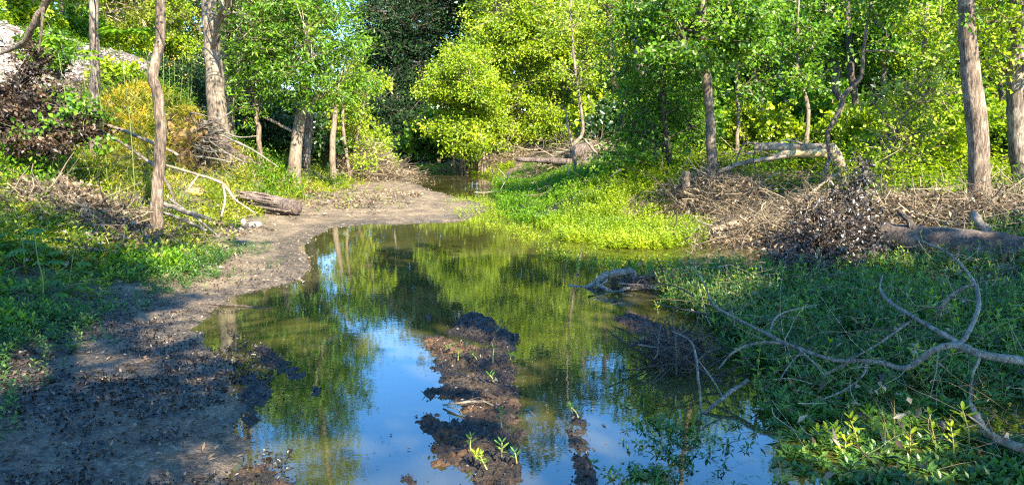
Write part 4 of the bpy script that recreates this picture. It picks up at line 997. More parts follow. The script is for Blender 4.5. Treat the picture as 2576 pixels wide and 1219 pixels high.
# litter and muck on the foreground mud
mk, ml = MB(), MB()
x, y = pts_in(-6, 0.0, 3.0, 9.5, 90000, rg); sd = water_sd(x, y); dens = np.minimum(1, 4.5 / y) ** 2
patch = fbm(x * 2.0, y * 2.0, 3, 81)
k = (sd > -0.25) & (rg.random(len(x)) < dens * sstep(.34, .56, patch) * (0.35 + .65 * sstep(7.5, 6, y))); xx, yy = x[k], y[k]; n = len(xx)
leaves(mk, np.stack([xx, yy, np.maximum(ground_h(xx, yy), 0) + .004], 1), rdir(n, .5, rg) * [1, 1, .55], rdir(n, 1.4, rg), .030 * (.3 + rg.random(n)), .014 * (.5 + rg.random(n)), rg.random(n) ** 1.8, .4)
mk.build('rotten_leaf_muck', LM['black'], kind='stuff', label='blackened rotting leaves over the mud at the lower left')
k = (sd > 0.0) & (rg.random(len(x)) < dens * .13); xx, yy = x[k], y[k]; n = len(xx)
leaves(ml, np.stack([xx, yy, ground_h(xx, yy) + .010], 1), rdir(n, 0, rg) * [1, 1, .25], rdir(n, 3, rg), .045 * (.5 + .8 * rg.random(n)), .016, .10 + .78 * rg.random(n) ** 2, .25)
ml.build('dry_leaf_litter', LM['dead'], kind='stuff', label='curled brown and pale leaves scattered on the shaded mud')
# pebbles of the bar
pb = MB()
x, y = pts_in(-5.4, 0.2, 8.0, 23, 16000, rg); sd = water_sd(x, y); k = (sd > -.1) & (sd < 2.8) & (rg.random(len(x)) < 0.5); x, y = x[k], y[k]; n = len(x)
c = np.stack([x, y, np.maximum(ground_h(x, y), 0)], 1); r_ = .006 + .018 * rg.random(n) ** 4
v = np.stack([c + np.array(o) * r_[:, None] for o in [(1, 0, 0), (0, 1, 0), (-1, 0, 0), (0, -1, 0), (.1, .1, .7)]], 1).reshape(-1, 3)
b_ = np.arange(n)[:, None] * 5
pb.add(v, [np.concatenate([b_ + np.array([[i, (i + 1) % 4, 4]]) for i in range(4)])], np.repeat(rg.random(n), 5))
pb.build('bar_gravel', rnd_mat('gravel_stone', [(0, (.08, .056, .036)), (.8, (.24, .175, .11)), (1, (.38, .30, .21))]), kind='stuff', label='small gravel and crumbs on the bar')
ss = MB()
x, y = pts_in(-20, -11.5, 14, 42, 26000, rg); e_ = -x - (10.6 + 0.122 * (y - 20)); k = (e_ > 1.2) & (e_ < 8.5); x, y = x[k], y[k]; n = len(x)
c = np.stack([x, y, ground_h(x, y)], 1); r_ = .025 + .08 * rg.random(n) ** 3; an = rg.random((n, 4)) * .8
v = np.stack([c + np.stack([np.cos(an[:, q] + q * 1.57), np.sin(an[:, q] + q * 1.57), 0 * an[:, q]], 1) * r_[:, None] for q in range(4)] + [c + np.array([.1, .1, .7]) * r_[:, None]], 1).reshape(-1, 3)
b_ = np.arange(n)[:, None] * 5
ss.add(v, [np.concatenate([b_ + np.array([[i, (i + 1) % 4, 4]]) for i in range(4)])], np.repeat(rg.random(n), 5))
ss.build('ballast_stones', rnd_mat('ballast_stone', [(0, (.07, .055, .045)), (.4, (.25, .20, .17)), (1, (.60, .52, .46))]), kind='stuff', label='pale stones covering the embankment slope at the upper left')
sw = MB(); x, y = pts_in(-20, -11.5, 13, 44, 5200, rg); e_ = -x - (10.6 + 0.122 * (y - 20)); k = ((e_ > 6.6) | (fbm(x * .5, y * .5, 3, 606) > .55)) & (e_ > 1) & (e_ < 9.5); x, y = x[k], y[k]; n = len(x)
herbs(sw, None, x, y, ground_h(x, y), .1 + .5 * rg.random(n) ** 1.5, 5, .10, .045, rg, None, .25, .5)
sw.build('slope_weeds', LM['green'], kind='stuff', label='weeds and vines straggling over the stony embankment slope')
# floating flecks
fl = MB()
x, y = pts_in(-3.5, 4.5, 3.3, 14, 15000, rg); sd = water_sd(x, y); n0 = fbm(x * 1.1, y * 1.1, 3, 91)
k = (sd < 0.02) & (rg.random(len(x)) < (0.12 + .8 * sstep(-.5, 0, sd) + .5 * sstep(.55, .66, n0))); x, y = x[k], y[k]; n = len(x)
leaves(fl, np.stack([x, y, np.full(n, .004)], 1), rdir(n, 0, rg) * [1, 1, 0.03], rdir(n, 9, rg), .016 * (.3 + 1.4 * rg.random(n) ** 4), .006, rg.random(n) ** 1.5, .1)
k2 = rg.random(n) < .10; leaves(fl, np.stack([x[k2] + .05, y[k2] + .03, np.full(k2.sum(), .006)], 1), rdir(k2.sum(), 0, rg) * [1, 1, .1], rdir(k2.sum(), 6, rg), .04 * (.4 + rg.random(k2.sum())), .016, .6 + .4 * rg.random(k2.sum()), .2)
fl.build('floating_flecks', LM['black'], kind='stuff', label='dark bits of leaf floating on the pool')
print('cover', time.time() - T0)

# ------------------------------------------------------------------ mud ridges in the water
def mud_mat():
    m, nt, out = newmat('ridge_mud')
    geo = N(nt, 'ShaderNodeNewGeometry'); P = geo.outputs['Position']
    n1 = noise(nt, 45, 5, .75, P); n2 = noise(nt, 5.5, 4, .6, P)
    a = N(nt, 'ShaderNodeAttribute', attribute_name='rnd')
    dk = ramp(nt, n1, [(.35, (.010, .007, .005)), (.6, (.065, .044, .026)), (.78, (.16, .11, .065))])
    br = ramp(nt, n1, [(.35, (.03, .018, .012)), (.55, (.16, .085, .038)), (.75, (.32, .19, .10))])
    mm = N(nt, 'ShaderNodeMath', operation='MULTIPLY_ADD'); nt.links.new(n2, mm.inputs[0]); mm.inputs[1].default_value = 1.6; nt.links.new(a.outputs['Fac'], mm.inputs[2])
    mr = N(nt, 'ShaderNodeMapRange'); nt.links.new(mm.outputs[0], mr.inputs[0]); mr.inputs[1].default_value = 1.22; mr.inputs[2].default_value = 1.5
    mx = N(nt, 'ShaderNodeMix', data_type='RGBA'); nt.links.new(mr.outputs[0], mx.inputs[0]); nt.links.new(dk, mx.inputs[6]); nt.links.new(br, mx.inputs[7])
    p = N(nt, 'ShaderNodeBsdfPrincipled'); nt.links.new(mx.outputs[2], p.inputs['Base Color'])
    rr = N(nt, 'ShaderNodeMapRange'); nt.links.new(mr.outputs[0], rr.inputs[0]); rr.inputs[3].default_value = .4; rr.inputs[4].default_value = .95
    nt.links.new(rr.outputs[0], p.inputs['Roughness']); nt.links.new(bump(nt, n1, 1.0, .03), p.inputs['Normal'])
    nt.links.new(p.outputs[0], out.inputs[0]); return m
MUD = mud_mat()
CRUMB = []
def mud_mound(label, px_poly, h, dry, seed, step=0.013):
    wob = .14 if seed in (301, 302) else .07
    poly = [tuple(PZ(a, b)[:2]) for a, b in px_poly]; pa = np.array(poly)
    xs_ = np.arange(pa[:, 0].min() - .08, pa[:, 0].max() + .08, step); ys_ = np.arange(pa[:, 1].min() - .08, pa[:, 1].max() + .08, step * 1.3)
    X, Y = np.meshgrid(xs_, ys_)
    d = -polydist(X, Y, poly) + (fbm(X * 10, Y * 10, 4, seed) - .5) * wob - (.015 if seed in (301, 302) else 0)
    rough = .5 - 2 * np.abs(fbm(X * 11, Y * 11, 4, seed + 5) - .5) - .32; cl = fbm(X * 42, Y * 42, 3, seed + 6) - .5
    big = fbm(X * 3.2, Y * 3.2, 2, seed + 8)
    Z = np.where(d > 0, h * (0.25 + .7 * big) * (1 - np.exp(-np.maximum(d, 0) / .045)), np.maximum(d, -.1) * .8) + (rough * .07 * min(1, h / .05) + cl * .06) * sstep(-.03, .04, d)
    Z = Z - 0.006
    if seed == 303: Z -= 0.04 * np.exp(-((X + 0.1 + .0 * Y) / 99) ** 2) * 0
    n_, m_ = X.shape; i, j = np.meshgrid(np.arange(n_ - 1), np.arange(m_ - 1), indexing='ij'); i = i.ravel(); j = j.ravel()
    q = np.stack([i * m_ + j, i * m_ + j + 1, (i + 1) * m_ + j + 1, (i + 1) * m_ + j], 1)
    zf = Z.ravel(); q = q[zf[q].max(1) > -.07]
    mb = MB(); rn = dry(X, Y, d) if callable(dry) else np.full(X.shape, dry)
    mb.add(np.stack([X, Y, Z], -1), [q], rn.ravel())
    bs = (float(pa[:, 0].mean()), float(pa[:, 1].mean()), 0.0)
    kk = RNG.integers(0, Z.size, int(Z.size * .30)); kk = kk[(Z.ravel()[kk] > -.004)]; nn_ = len(kk)
    CRUMB.append((np.stack([X.ravel()[kk], Y.ravel()[kk], Z.ravel()[kk]], 1), seed))
    o = mb.build('mud_ridge', MUD, None, bs, True, None, label, 'mud bank', 'mud ridges standing in the pool')
    return o
mud_mound('black mud hump at the far end of the central ridge', [(1108, 838), (1130, 812), (1165, 800), (1180, 783), (1215, 788), (1250, 812), (1278, 832), (1303, 848), (1303, 880), (1250, 884), (1215, 864), (1165, 850)], .065, .3, 301)
mud_mound('long brown topped mud ridge down the middle of the pool', [(1062, 843), (1100, 848), (1215, 870), (1290, 884), (1312, 920), (1308, 985), (1312, 1030), (1318, 1100), (1318, 1170), (1330, 1240), (1180, 1240), (1165, 1190), (1088, 1176), (1080, 1150), (1095, 1120), (1075, 1090), (1045, 1077), (1038, 1048), (1085, 1033), (1120, 1060), (1160, 1050), (1140, 1010), (1085, 1002), (1063, 985), (1090, 975), (1090, 900), (1065, 870)],
          .045, lambda X, Y, d: 0.36 + .9 * np.exp(-((Y - 5.8) / .28) ** 2) * (X < -.24) + .3 * np.exp(-((Y - 4.3) / .2) ** 2) + .4 * np.exp(-((X + .40) / .12) ** 2) * (Y < 4), 302)  # local brown tops are drier mud, raised to look sunlit as well
mud_mound('narrow dark mud ridge at the bottom right of the pool', [(1432, 1045), (1450, 1033), (1470, 1060), (1475, 1100), (1492, 1150), (1505, 1240), (1440, 1245), (1435, 1180), (1425, 1120)], .05, .25, 303)
mud_mound('thin black mud streak reaching into the pool from the left shore', [(640, 872), (665, 860), (700, 888), (745, 915), (775, 942), (770, 955), (735, 958), (690, 932), (650, 912)], .03, .2, 304)
mud_mound('small mud clump just off the tip of the black mud streak', [(775, 972), (800, 968), (818, 978), (800, 996), (775, 990)], .03, .3, 305)
mud_mound('small dark clump of mud alone beyond the central ridge', [(1062, 797), (1080, 790), (1096, 800), (1080, 812), (1066, 806)], .03, .2, 306)
mud_mound('crumbling wet mud at the foot of the left shore', [(600, 950), (640, 940), (690, 985), (680, 1010), (650, 1030), (665, 1060), (620, 1085), (590, 1020)], .03, .25, 307)
mud_mound('reddish mud patch at the bottom edge of the pool on the left', [(560, 1200), (640, 1160), (700, 1140), (690, 1175), (745, 1195), (740, 1240), (560, 1260)], .022, .55, 308)
mud_mound('small brown clod beside the central ridge at the bottom edge', [(1008, 1195), (1030, 1192), (1055, 1210), (1060, 1240), (1020, 1240)], .03, .55, 309)
mud_mound('low silty patch with twigs left of the shaded weed bed', [(1540, 800), (1580, 780), (1640, 800), (1700, 850), (1650, 850), (1590, 835)], .03, .55, 310)

cr = MB()
P_ = np.concatenate([c for c, _ in CRUMB]); n = len(P_)
leaves(cr, P_ + RNG.normal(size=(n, 3)) * [.01, .01, .003], rdir(n, .3) * [1, 1, .5], rdir(n, 1.6), .024 * (.4 + RNG.random(n)), .012 * (.5 + RNG.random(n)), RNG.random(n) ** 2.0, .4)
cr.build('ridge_debris', LM['black'], kind='stuff', label='rotted leaf crumbs covering the mud ridges')
print('crumbs', n)
# ------------------------------------------------------------------ wood lying about
def wood(name, label, cat, branches, mat, group=None, sides=8, lump=.06, seed=1, part='branch', world_pts=False, twigs=4, tlen=.3):
    """branches: list of ([(px, py, depth) ...], [width in pixels ...])"""
    conv = []
    for pts, w in branches:
        P = [np.array(p, float) if world_pts else PY(p[0], p[1], p[2]) for p in pts]
        rr = [(a if world_pts else a / 2 * p[2] / FPX * (.82 if name == 'fallen_branch' and seed in (401, 402, 403) else 1)) for a, p in zip(w, pts)]
        conv.append((P, rr))
    base = conv[0][0][0]
    root = empty(name, base, label, cat, group)
    for k, (P, rr) in enumerate(conv):
        m = MB(); tube(m, P, rr, sides if k == 0 else max(5, sides - 3), 5, lump, .3 + .1 * k, True, seed + k)
        m.build(part if k else ('trunk' if name in ('fallen_log', 'broken_log', 'rotten_log') else 'main_limb'), mat, root, base, True)
    if twigs:
        rt = np.random.default_rng(seed + 5); m = MB()
        for q in range(twigs):
            P, rr = conv[int(rt.integers(0, len(conv)))]; k = int(rt.integers(0, len(P) - 1)); t = rt.random()
            a = P[k] * (1 - t) + P[k + 1] * t; w = (rr[k] * (1 - t) + rr[k + 1] * t); d = unit(rt.normal(size=3) * [1, .8, .6] + unit(P[k + 1] - P[k]) * .9); L = tlen * (.3 + rt.random())
            b = a + d * L * .5 + rt.normal(size=3) * .06 * L; c = b + unit(d + rt.normal(size=3) * .5) * L * .5; w = min(w * .35, .0065)
            prisms(m, [a, b], [b, c], [w, w * .7], [w * .7, w * .3], .2 + .6 * rt.random())
            if rt.random() < .6: e = b + unit(d + rt.normal(size=3) * .8) * L * .4; prisms(m, [b], [e], w * .5, w * .25, .5)
        m.build('twigs', STK if mat is not BK['dark'] else STKD, root, base, kind='stuff')
    return root
wood('fallen_branch', 'long bare grey branch sweeping across the shaded weeds at the lower right', 'branch', [
    ([(2680, 915, 3.9), (2576, 908, 4.0), (2470, 890, 4.1), (2405, 868, 4.2), (2345, 882, 4.25), (2280, 925, 4.3), (2200, 908, 4.4), (2100, 905, 4.5), (1990, 868, 4.7), (1940, 845, 4.8), (1850, 800, 5.2), (1795, 765, 5.5), (1772, 715, 5.8), (1735, 650, 6.0)],
     [30, 27, 25, 24, 19, 17, 15, 13, 11, 10, 8, 7, 5, 3]),
    ([(2440, 884, 4.14), (2390, 850, 4.25), (2330, 815, 4.4), (2240, 760, 4.7), (2214, 725, 4.9), (2220, 690, 5.0)], [18, 16, 14, 11, 7, 4]),
    ([(2412, 870, 4.22), (2440, 830, 4.3), (2462, 765, 4.5), (2448, 705, 4.7), (2390, 640, 4.9), (2305, 600, 5.1)], [15, 15, 14, 11, 9, 5]),
    ([(2450, 712, 4.65), (2405, 735, 4.7), (2370, 768, 4.75), (2363, 800, 4.8)], [9, 12, 12, 9]),
    ([(2293, 805, 4.5), (2223, 855, 4.45), (2148, 900, 4.45), (2068, 945, 4.5)], [8, 7, 6, 3]),
    ([(1985, 866, 4.7), (1930, 860, 4.75), (1880, 868, 4.8), (1840, 890, 4.85), (1800, 935, 4.9)], [11, 10, 9, 7, 3]),
    ([(2180, 905, 4.42), (2170, 945, 4.35), (2115, 985, 4.3), (2025, 1018, 4.3)], [8, 7, 6, 3]),
    ([(2020, 878, 4.65), (1980, 925, 4.6), (1950, 980, 4.6), (1940, 1010, 4.6)], [6, 5, 4, 2]),
    ([(2005, 872, 4.66), (2050, 915, 4.5), (2080, 950, 4.4)], [6, 5, 3]),
    ([(2470, 890, 4.1), (2445, 950, 4.05), (2440, 1030, 4.0)], [10, 8, 6]),
    ([(1935, 842, 4.85), (1950, 800, 5.0), (1990, 780, 5.1), (2060, 765, 5.2)], [6, 6, 5, 2]),
], BK['limb'], sides=12, lump=.045, seed=401, twigs=42, tlen=.45)
wood('fallen_branch', 'mottled pale broken branch lying in the weeds at the bottom right corner', 'branch', [
    ([(2660, 1160, 3.5), (2576, 1128, 3.6), (2528, 1112, 3.7), (2480, 1085, 3.8), (2458, 1045, 3.9), (2440, 1010, 4.0)], [36, 32, 30, 24, 20, 8]),
    ([(2500, 1100, 3.75), (2470, 1070, 3.75), (2430, 1040, 3.8)], [12, 9, 4])], BK['bare'], sides=10, seed=402)
wood('fallen_branch', 'forked grey stick standing in the dark water left of the shaded weeds', 'branch', [
    ([(1748, 1058, 4.25), (1800, 1015, 4.35), (1845, 980, 4.45), (1882, 955, 4.5)], [8, 13, 13, 13]),
    ([(1765, 1040, 4.3), (1757, 950, 4.35), (1750, 890, 4.5), (1735, 855, 4.6), (1690, 832, 4.8)], [8, 9, 8, 6, 3]),
    ([(1820, 1000, 4.38), (1790, 950, 4.5), (1745, 890, 4.6)], [5, 5, 3])], BK['limb'], seed=403)
wood('stick', 'thin whip branch curving over the water left of the tangled twigs', 'branch', [
    ([(1780, 790, 5.4), (1700, 775, 5.4), (1640, 760, 5.6)], [5, 4, 2]), ([(1745, 745, 6), (1700, 720, 6.2), (1655, 712, 6.4)], [4, 4, 2])], BK['dark'], seed=404, twigs=0)
wood('driftwood', 'arched grey driftwood rising from the pool left of the weeds', 'driftwood', [
    ([(1428, 720, 8.1), (1475, 722, 8.0), (1510, 700, 8.0), (1545, 688, 8.0), (1590, 684, 8.0), (1600, 700, 8.0)], [7, 12, 20, 19, 17, 10]),
    ([(1500, 712, 7.9), (1540, 735, 7.8), (1580, 725, 7.8), (1640, 722, 7.8), (1700, 735, 7.8), (1760, 742, 7.7)], [14, 12, 12, 12, 11, 8]),
    ([(1445, 735, 7.9), (1500, 730, 7.9), (1530, 700, 7.9)], [6, 9, 7]), ([(1590, 690, 8), (1600, 720, 7.9), (1640, 745, 7.7)], [10, 9, 6]),
    ([(1470, 770, 7.2), (1500, 755, 7.4), (1530, 768, 7.2), (1590, 772, 7.1)], [7, 6, 6, 5]), ([(1425, 748, 7.6), (1465, 765, 7.4), (1500, 755, 7.4)], [4, 5, 4])], BK['limb'], seed=405, lump=.1, twigs=6, tlen=.15)
wood('fallen_log', 'thick dark fallen log lying across the right bank below the stout trunk', 'log', [
    ([(2145, 600, 9.9), (2200, 600, 9.6), (2350, 615, 9.1), (2500, 632, 8.8), (2700, 650, 8.4)], [66, 84, 96, 96, 96]),
    ([(2300, 590, 9.2), (2290, 560, 9.2), (2260, 530, 9.4)], [26, 18, 10])], BK['dark'], sides=18, lump=.05, seed=406)
wood('broken_limb', 'pale split limb lying on the dark log at the right edge', 'log', [([(2450, 540, 9.6), (2478, 580, 9.2), (2540, 625, 8.8), (2600, 660, 8.5)], [20, 26, 24, 20])], BK['limb'], seed=407)
bl = wood('broken_log', 'splintered pale broken trunk lying level above the stick pile', 'log', [
    ([(2098, 376, 14.3), (2050, 373, 14.32), (1980, 370, 14.42), (1920, 369, 14.5), (1895, 372, 14.5)], [26, 24, 22, 18, 11]),
    ([(2086, 366, 14.3), (2106, 400, 14.3), (2118, 440, 14.2), (2130, 490, 14.1)], [24, 28, 32, 38]),
    ([(1925, 366, 14.5), (1895, 360, 14.5), (1868, 363, 14.5)], [9, 6, 2]), ([(1925, 376, 14.5), (1890, 386, 14.5), (1868, 380, 14.6)], [9, 6, 2]),
    ([(2020, 362, 14.3), (1985, 352, 14.3), (1960, 356, 14.2)], [6, 5, 2]), ([(1990, 384, 14.3), (1950, 390, 14.3), (1925, 384, 14.35)], [8, 7, 2])], BK['bare'], sides=14, lump=.12, seed=408, part='splinter')
YW = bark_mat('split_yellow_wood', (.30, .18, .07), (.56, .38, .17), (.70, .54, .30), 8, .4, .5)
mb_ = MB(); P_ = [PY(a, b, d) for a, b, d in [(2080, 386, 14.2), (2030, 386, 14.22), (1980, 386, 14.3), (1955, 388, 14.35)]]
tube(mb_, P_, [.085, .08, .075, .04], 7, 4, .1, .5, True, 9); mb_.build('bare_wood_face', YW, bl, tuple(bl.location), True)
wood('fallen_limb', 'pale bare limb slanting from the broken trunk to the foot of the warm brown tree', 'branch', [([(1985, 392, 14.1), (1920, 402, 14.3), (1860, 412, 14.5), (1800, 436, 14.7)], [9, 12, 13, 11]), ([(1850, 412, 14.6), (1865, 370, 14.5), (1880, 345, 14.4)], [5, 4, 2])], BK['bare'], seed=409)
wood('fallen_log', 'short pale weathered log at the end of the bright weed bed', 'log', [([(1790, 578, 11.6), (1830, 568, 11.8), (1880, 556, 12.0), (1925, 545, 12.2)], [12, 20, 24, 22]), ([(1790, 590, 11.5), (1860, 582, 11.6), (1940, 586, 11.6)], [9, 11, 8])], BK['bare'], seed=410)
rl = wood('fallen_log', 'cracked rotten dark log lying at the foot of the left bank beside the mud', 'log', [([(592, 500, 15.0), (630, 504, 14.8), (690, 513, 14.5), (735, 522, 14.2), (749, 525, 14.1)], [30, 38, 42, 38, 28])], BK['rot'], sides=22, lump=.05, seed=411, twigs=0)
for q in range(16):
    a_ = q / 16 * 2 * PI; o_ = np.array([0, math.cos(a_) * .15, math.sin(a_) * .15]); t0_ = RNG.random() * .4; t1_ = t0_ + .35 + RNG.random() * .4
    A_, B_ = PY(596, 501, 14.95), PY(748, 524, 14.1); m_ = MB(); w_ = .02 + .025 * RNG.random()
    tube(m_, [A_ + (B_ - A_) * t + o_ * (1 + .15 * RNG.normal()) for t in np.linspace(t0_, min(t1_, 1.06), 4)], [w_ * .5, w_, w_, w_ * .3], 5, 2, .08, RNG.random(), True, q)
    m_.build('splinter', BK['rot'], rl, tuple(rl.location))
wood('fallen_log', 'dark fallen trunk sloping down from the torn up roots behind the thick pale tree', 'log', [([(520, 345, 16.6), (600, 400, 17.2), (680, 435, 18.2), (745, 458, 19.2)], [34, 30, 24, 16]), ([(560, 400, 16.6), (620, 430, 17), (690, 445, 17.6)], [12, 10, 6])], BK['rot'], sides=12, seed=412)
wood('fallen_branch', 'pale bare branch leaning from the straight slim tree down to the crooked tree', 'branch', [([(244, 308, 14.3), (300, 325, 13.9), (390, 362, 13.3), (448, 390, 13)], [7, 9, 9, 6]), ([(300, 325, 13.9), (270, 340, 14.0), (235, 328, 14.2)], [7, 6, 4])], BK['bare'], seed=413)
wood('fallen_branch', 'grey branch below and parallel to the pale one, passing behind the crooked trunk', 'branch', [([(262, 335, 13.8), (330, 375, 13.2), (395, 425, 12.6), (425, 470, 12.3), (440, 515, 12)], [6, 8, 8, 7, 4])], BK['grey'], seed=414)
wood('fallen_branch', 'pale forked branch reaching from the crooked tree to the rotten log', 'branch', [([(405, 412, 13.6), (500, 440, 13.4), (560, 462, 13.2), (590, 500, 13), (640, 535, 12.8)], [5, 7, 8, 6, 4]), ([(560, 462, 13.2), (566, 500, 13), (556, 545, 12.8)], [7, 6, 6]), ([(500, 440, 13.4), (470, 480, 13.2), (455, 500, 13.2)], [6, 5, 2]), ([(405, 412, 13.6), (360, 400, 13.6), (330, 402, 13.7)], [6, 4, 2])], BK['bare'], seed=415)
for q, (pp, ww, lb) in enumerate([
    ([(408, 512, 12), (460, 530, 11.7), (530, 552, 11.4)], [16, 17, 12], 'upper thick grey fallen branch right of the crooked tree foot'),
    ([(412, 535, 11.6), (470, 556, 11.3), (520, 580, 11)], [10, 12, 7], 'lower fallen branch right of the crooked tree foot'),
    ([(425, 500, 12), (490, 545, 11.5), (545, 590, 11)], [7, 8, 5], 'thin crossing branch right of the crooked tree foot'),
    ([(130, 620, 8.4), (230, 625, 8.6), (330, 640, 8.8), (400, 655, 8.8)], [8, 10, 9, 5], 'slender pale branch at the foot of the dry brush on the left'),
    ([(0, 585, 8.8), (80, 592, 8.8), (140, 600, 8.9)], [11, 10, 7], 'pale stick at the left edge below the dry brush'),
    ([(120, 460, 11.4), (200, 475, 11.2), (270, 520, 10.8)], [7, 8, 4], 'pale curved stick across the dry brush on the left'),
    ([(300, 600, 9.6), (380, 612, 9.6), (470, 640, 9.4)], [7, 8, 4], 'bleached stick in front of the crooked tree')]):
    wood('stick', lb, 'branch', [(pp, [w_ * .75 for w_ in ww])], BK['limb'], 'fallen branches on the left bank', seed=420 + q)
wood('stick', 'long thin stick lying over the mud into the water on the left shore', 'stick', [([(230, 722, 7.2), (290, 745, 7.1), (400, 757, 7.1), (560, 765, 7.1), (705, 778, 7.0)], [3, 5, 6, 6, 3]), ([(400, 757, 7.1), (360, 742, 7.2), (340, 735, 7.2)], [3, 3, 2])], BK['dark'], seed=430)
wood('leaning_branch', 'bare branch slanting across the top left corner in front of the pale gravel slope', 'branch', [([(150, -60, 11), (118, 5, 11.2), (84, 60, 11.4), (62, 105, 11.6), (35, 122, 11.8), (-10, 140, 12)], [18, 18, 17, 13, 11, 8]), ([(110, 15, 11.2), (104, 80, 11.3), (96, 140, 11.4)], [8, 6, 4])], BK['warm'], seed=431)
wood('stick', 'pale bent stick among the weeds left of the vine clad tree', 'stick', [([(1330, 548, 14.8), (1372, 540, 15), (1410, 520, 15.2), (1450, 490, 15.4)], [6, 6, 5, 3])], BK['bare'], seed=432)
wood('stick', 'dark stick poking out of the green weed bed', 'stick', [([(1448, 490, 15.6), (1465, 510, 15.4), (1482, 535, 15.1)], [4, 9, 9])], BK['dark'], seed=433)
wood('fallen_branch', 'long thin crooked grey branch over the green weed bed', 'branch', [([(1460, 545, 14.6), (1530, 525, 14.8), (1600, 500, 15), (1650, 495, 15.2), (1700, 505, 15.3)], [5, 8, 7, 6, 3]), ([(1600, 500, 15), (1640, 530, 14.8), (1690, 520, 14.8)], [5, 4, 2])], BK['limb'], seed=434)
wood('stump', 'dark broken stump with roots in the dead brush right of the central bushes', 'stump', [([(1470, 432, 23.5), (1468, 400, 23.5), (1462, 362, 23.5)], [70, 56, 46]), ([(1480, 420, 23.3), (1530, 428, 22.8), (1580, 440, 22.4)], [26, 16, 8]), ([(1500, 400, 23.3), (1525, 375, 23), (1505, 362, 23)], [12, 8, 3]), ([(1440, 410, 23.4), (1380, 404, 23.8), (1300, 402, 24.2)], [22, 16, 9])], BK['rot'], sides=14, lump=.15, seed=435, part='root')
wood('fallen_branch', 'bleached forked branch right of the dark stump', 'branch', [([(1470, 350, 22.5), (1500, 385, 22), (1530, 410, 21.7), (1560, 405, 21.6)], [5, 7, 8, 4]), ([(1530, 410, 21.7), (1555, 380, 21.6)], [5, 2])], BK['bare'], seed=436)
wood('stick', 'upright dead pole left of the vine clad tree', 'branch', [([(1446, 432, 20.5), (1445, 395, 20.5), (1430, 320, 20.6), (1420, 270, 20.7)], [8, 8, 5, 3])], BK['bare'], seed=437)
for q, (a, b, c, lb) in enumerate([
    ((1725, 470, 13.8), (1728, 430, 13.8), 15, 'short broken post like stub left of the stick pile'), ((1650, 508, 15.6), (1643, 470, 15.6), 10, 'pale stub at the foot of the vine clad tree')]):
    wood('stub', lb, 'stump', [([a, ((a[0] + b[0]) / 2, (a[1] + b[1]) / 2, a[2]), b], [c * 1.2, c, c * .8])], BK['warm'], seed=440 + q)
wood('fallen_branch', 'sunlit slanting pale branch in front of the broken trunk foot', 'branch', [([(1950, 560, 11.6), (2000, 520, 12), (2060, 470, 12.5), (2130, 420, 13)], [9, 9, 7, 4])], BK['bare'], seed=445)
wood('fallen_branch', 'long curved dry branch over the sticks left of the stout trunk', 'branch', [([(2120, 480, 11.5), (2190, 560, 10.8), (2270, 545, 10.8), (2380, 520, 10.8)], [9, 9, 7, 4])], BK['bare'], seed=446)

# heaps of sticks that nobody could count
def stick_heap(name, label, px, py, Yd, rx, ry, h, n, ln, seed, mat=STK, curve=.34, rad=.006, leafy=1.6):
    r_ = np.random.default_rng(seed); c = PY(px, py, Yd)
    x = c[0] + r_.normal(size=n) * rx * .5; y = Yd + r_.normal(size=n) * ry * .5
    e = np.exp(-(((x - c[0]) / rx) ** 2 + ((y - Yd) / ry) ** 2) * 1.2)
    z = np.maximum(ground_h(x, y), 0) + h * e * r_.random(n) ** .7 + .02
    d = unit(r_.normal(size=(n, 3)) * [1, .8, .35]); L = ln * (.25 + r_.random(n) ** 1.5 * 1.2)
    m = MB(); P = np.stack([x, y, z], 1) - d * L[:, None] / 2
    R0 = rad * (.35 + 2.8 * r_.random(n) ** 5); rn = np.clip(r_.random(n) * .8 + .2 * (z - z.min()) / (np.ptp(z) + .01), 0, 1)
    def flr(q): q[:, 2] = np.maximum(q[:, 2], np.maximum(ground_h(q[:, 0], q[:, 1]), -.02) + .005); return q
    K = 6; bend = r_.normal(size=(n, 3)) * curve * [1, 1, .5]; q0 = flr(P.copy()); f_ = 1.0
    for k in range(K):
        d = unit(d + bend * .5 + r_.normal(size=(n, 3)) * curve * .45 * [1, 1, .6]); q1 = flr(q0 + d * (L / K)[:, None])
        prisms(m, q0, q1, R0 * f_, R0 * f_ * .85, rn); 
        if k in (2, 3):
            b = r_.random(n) < .5; db = unit(d[b] + r_.normal(size=(b.sum(), 3)) * .7); prisms(m, q1[b], q1[b] + db * (L[b] * .3)[:, None], R0[b] * f_ * .5, R0[b] * .2, rn[b])
        q0 = q1; f_ *= .85
    if leafy:
        k = r_.integers(0, n, int(n * leafy)); c_ = np.stack([x, y, z], 1)[k] + r_.normal(size=(len(k), 3)) * [.12, .12, .05]; c_[:, 2] = np.maximum(c_[:, 2], ground_h(c_[:, 0], c_[:, 1]) + .01)
        lf_ = MB(); leaves(lf_, c_, rdir(len(k), -.2, r_), rdir(len(k), .8, r_), .075 * (.5 + r_.random(len(k))), .045, r_.random(len(k)), .3); lf_.build('caught_leaves', LM['dead'], kind='stuff', label='dead leaves caught in the ' + label)
    return m.build(name, mat, kind='stuff', label=label)
stick_heap('brush_heap', 'tangled heap of pale dry sticks right of the bright weed bed', 1800, 500, 14.2, 1.0, 1.2, .75, 1300, .8, 501)
stick_heap('brush_heap', 'dry sticks around the pale weathered log', 1900, 575, 11.6, 1.1, .9, .22, 700, .8, 502)
stick_heap('brush_heap', 'dry sticks below the broken trunk', 2080, 520, 11.8, 1.1, 1.3, .5, 800, .9, 503)
stick_heap('brush_heap', 'wide litter of dry sticks left of the stout trunk', 2310, 545, 11.2, 1.7, 1.2, .4, 1400, .7, 504)
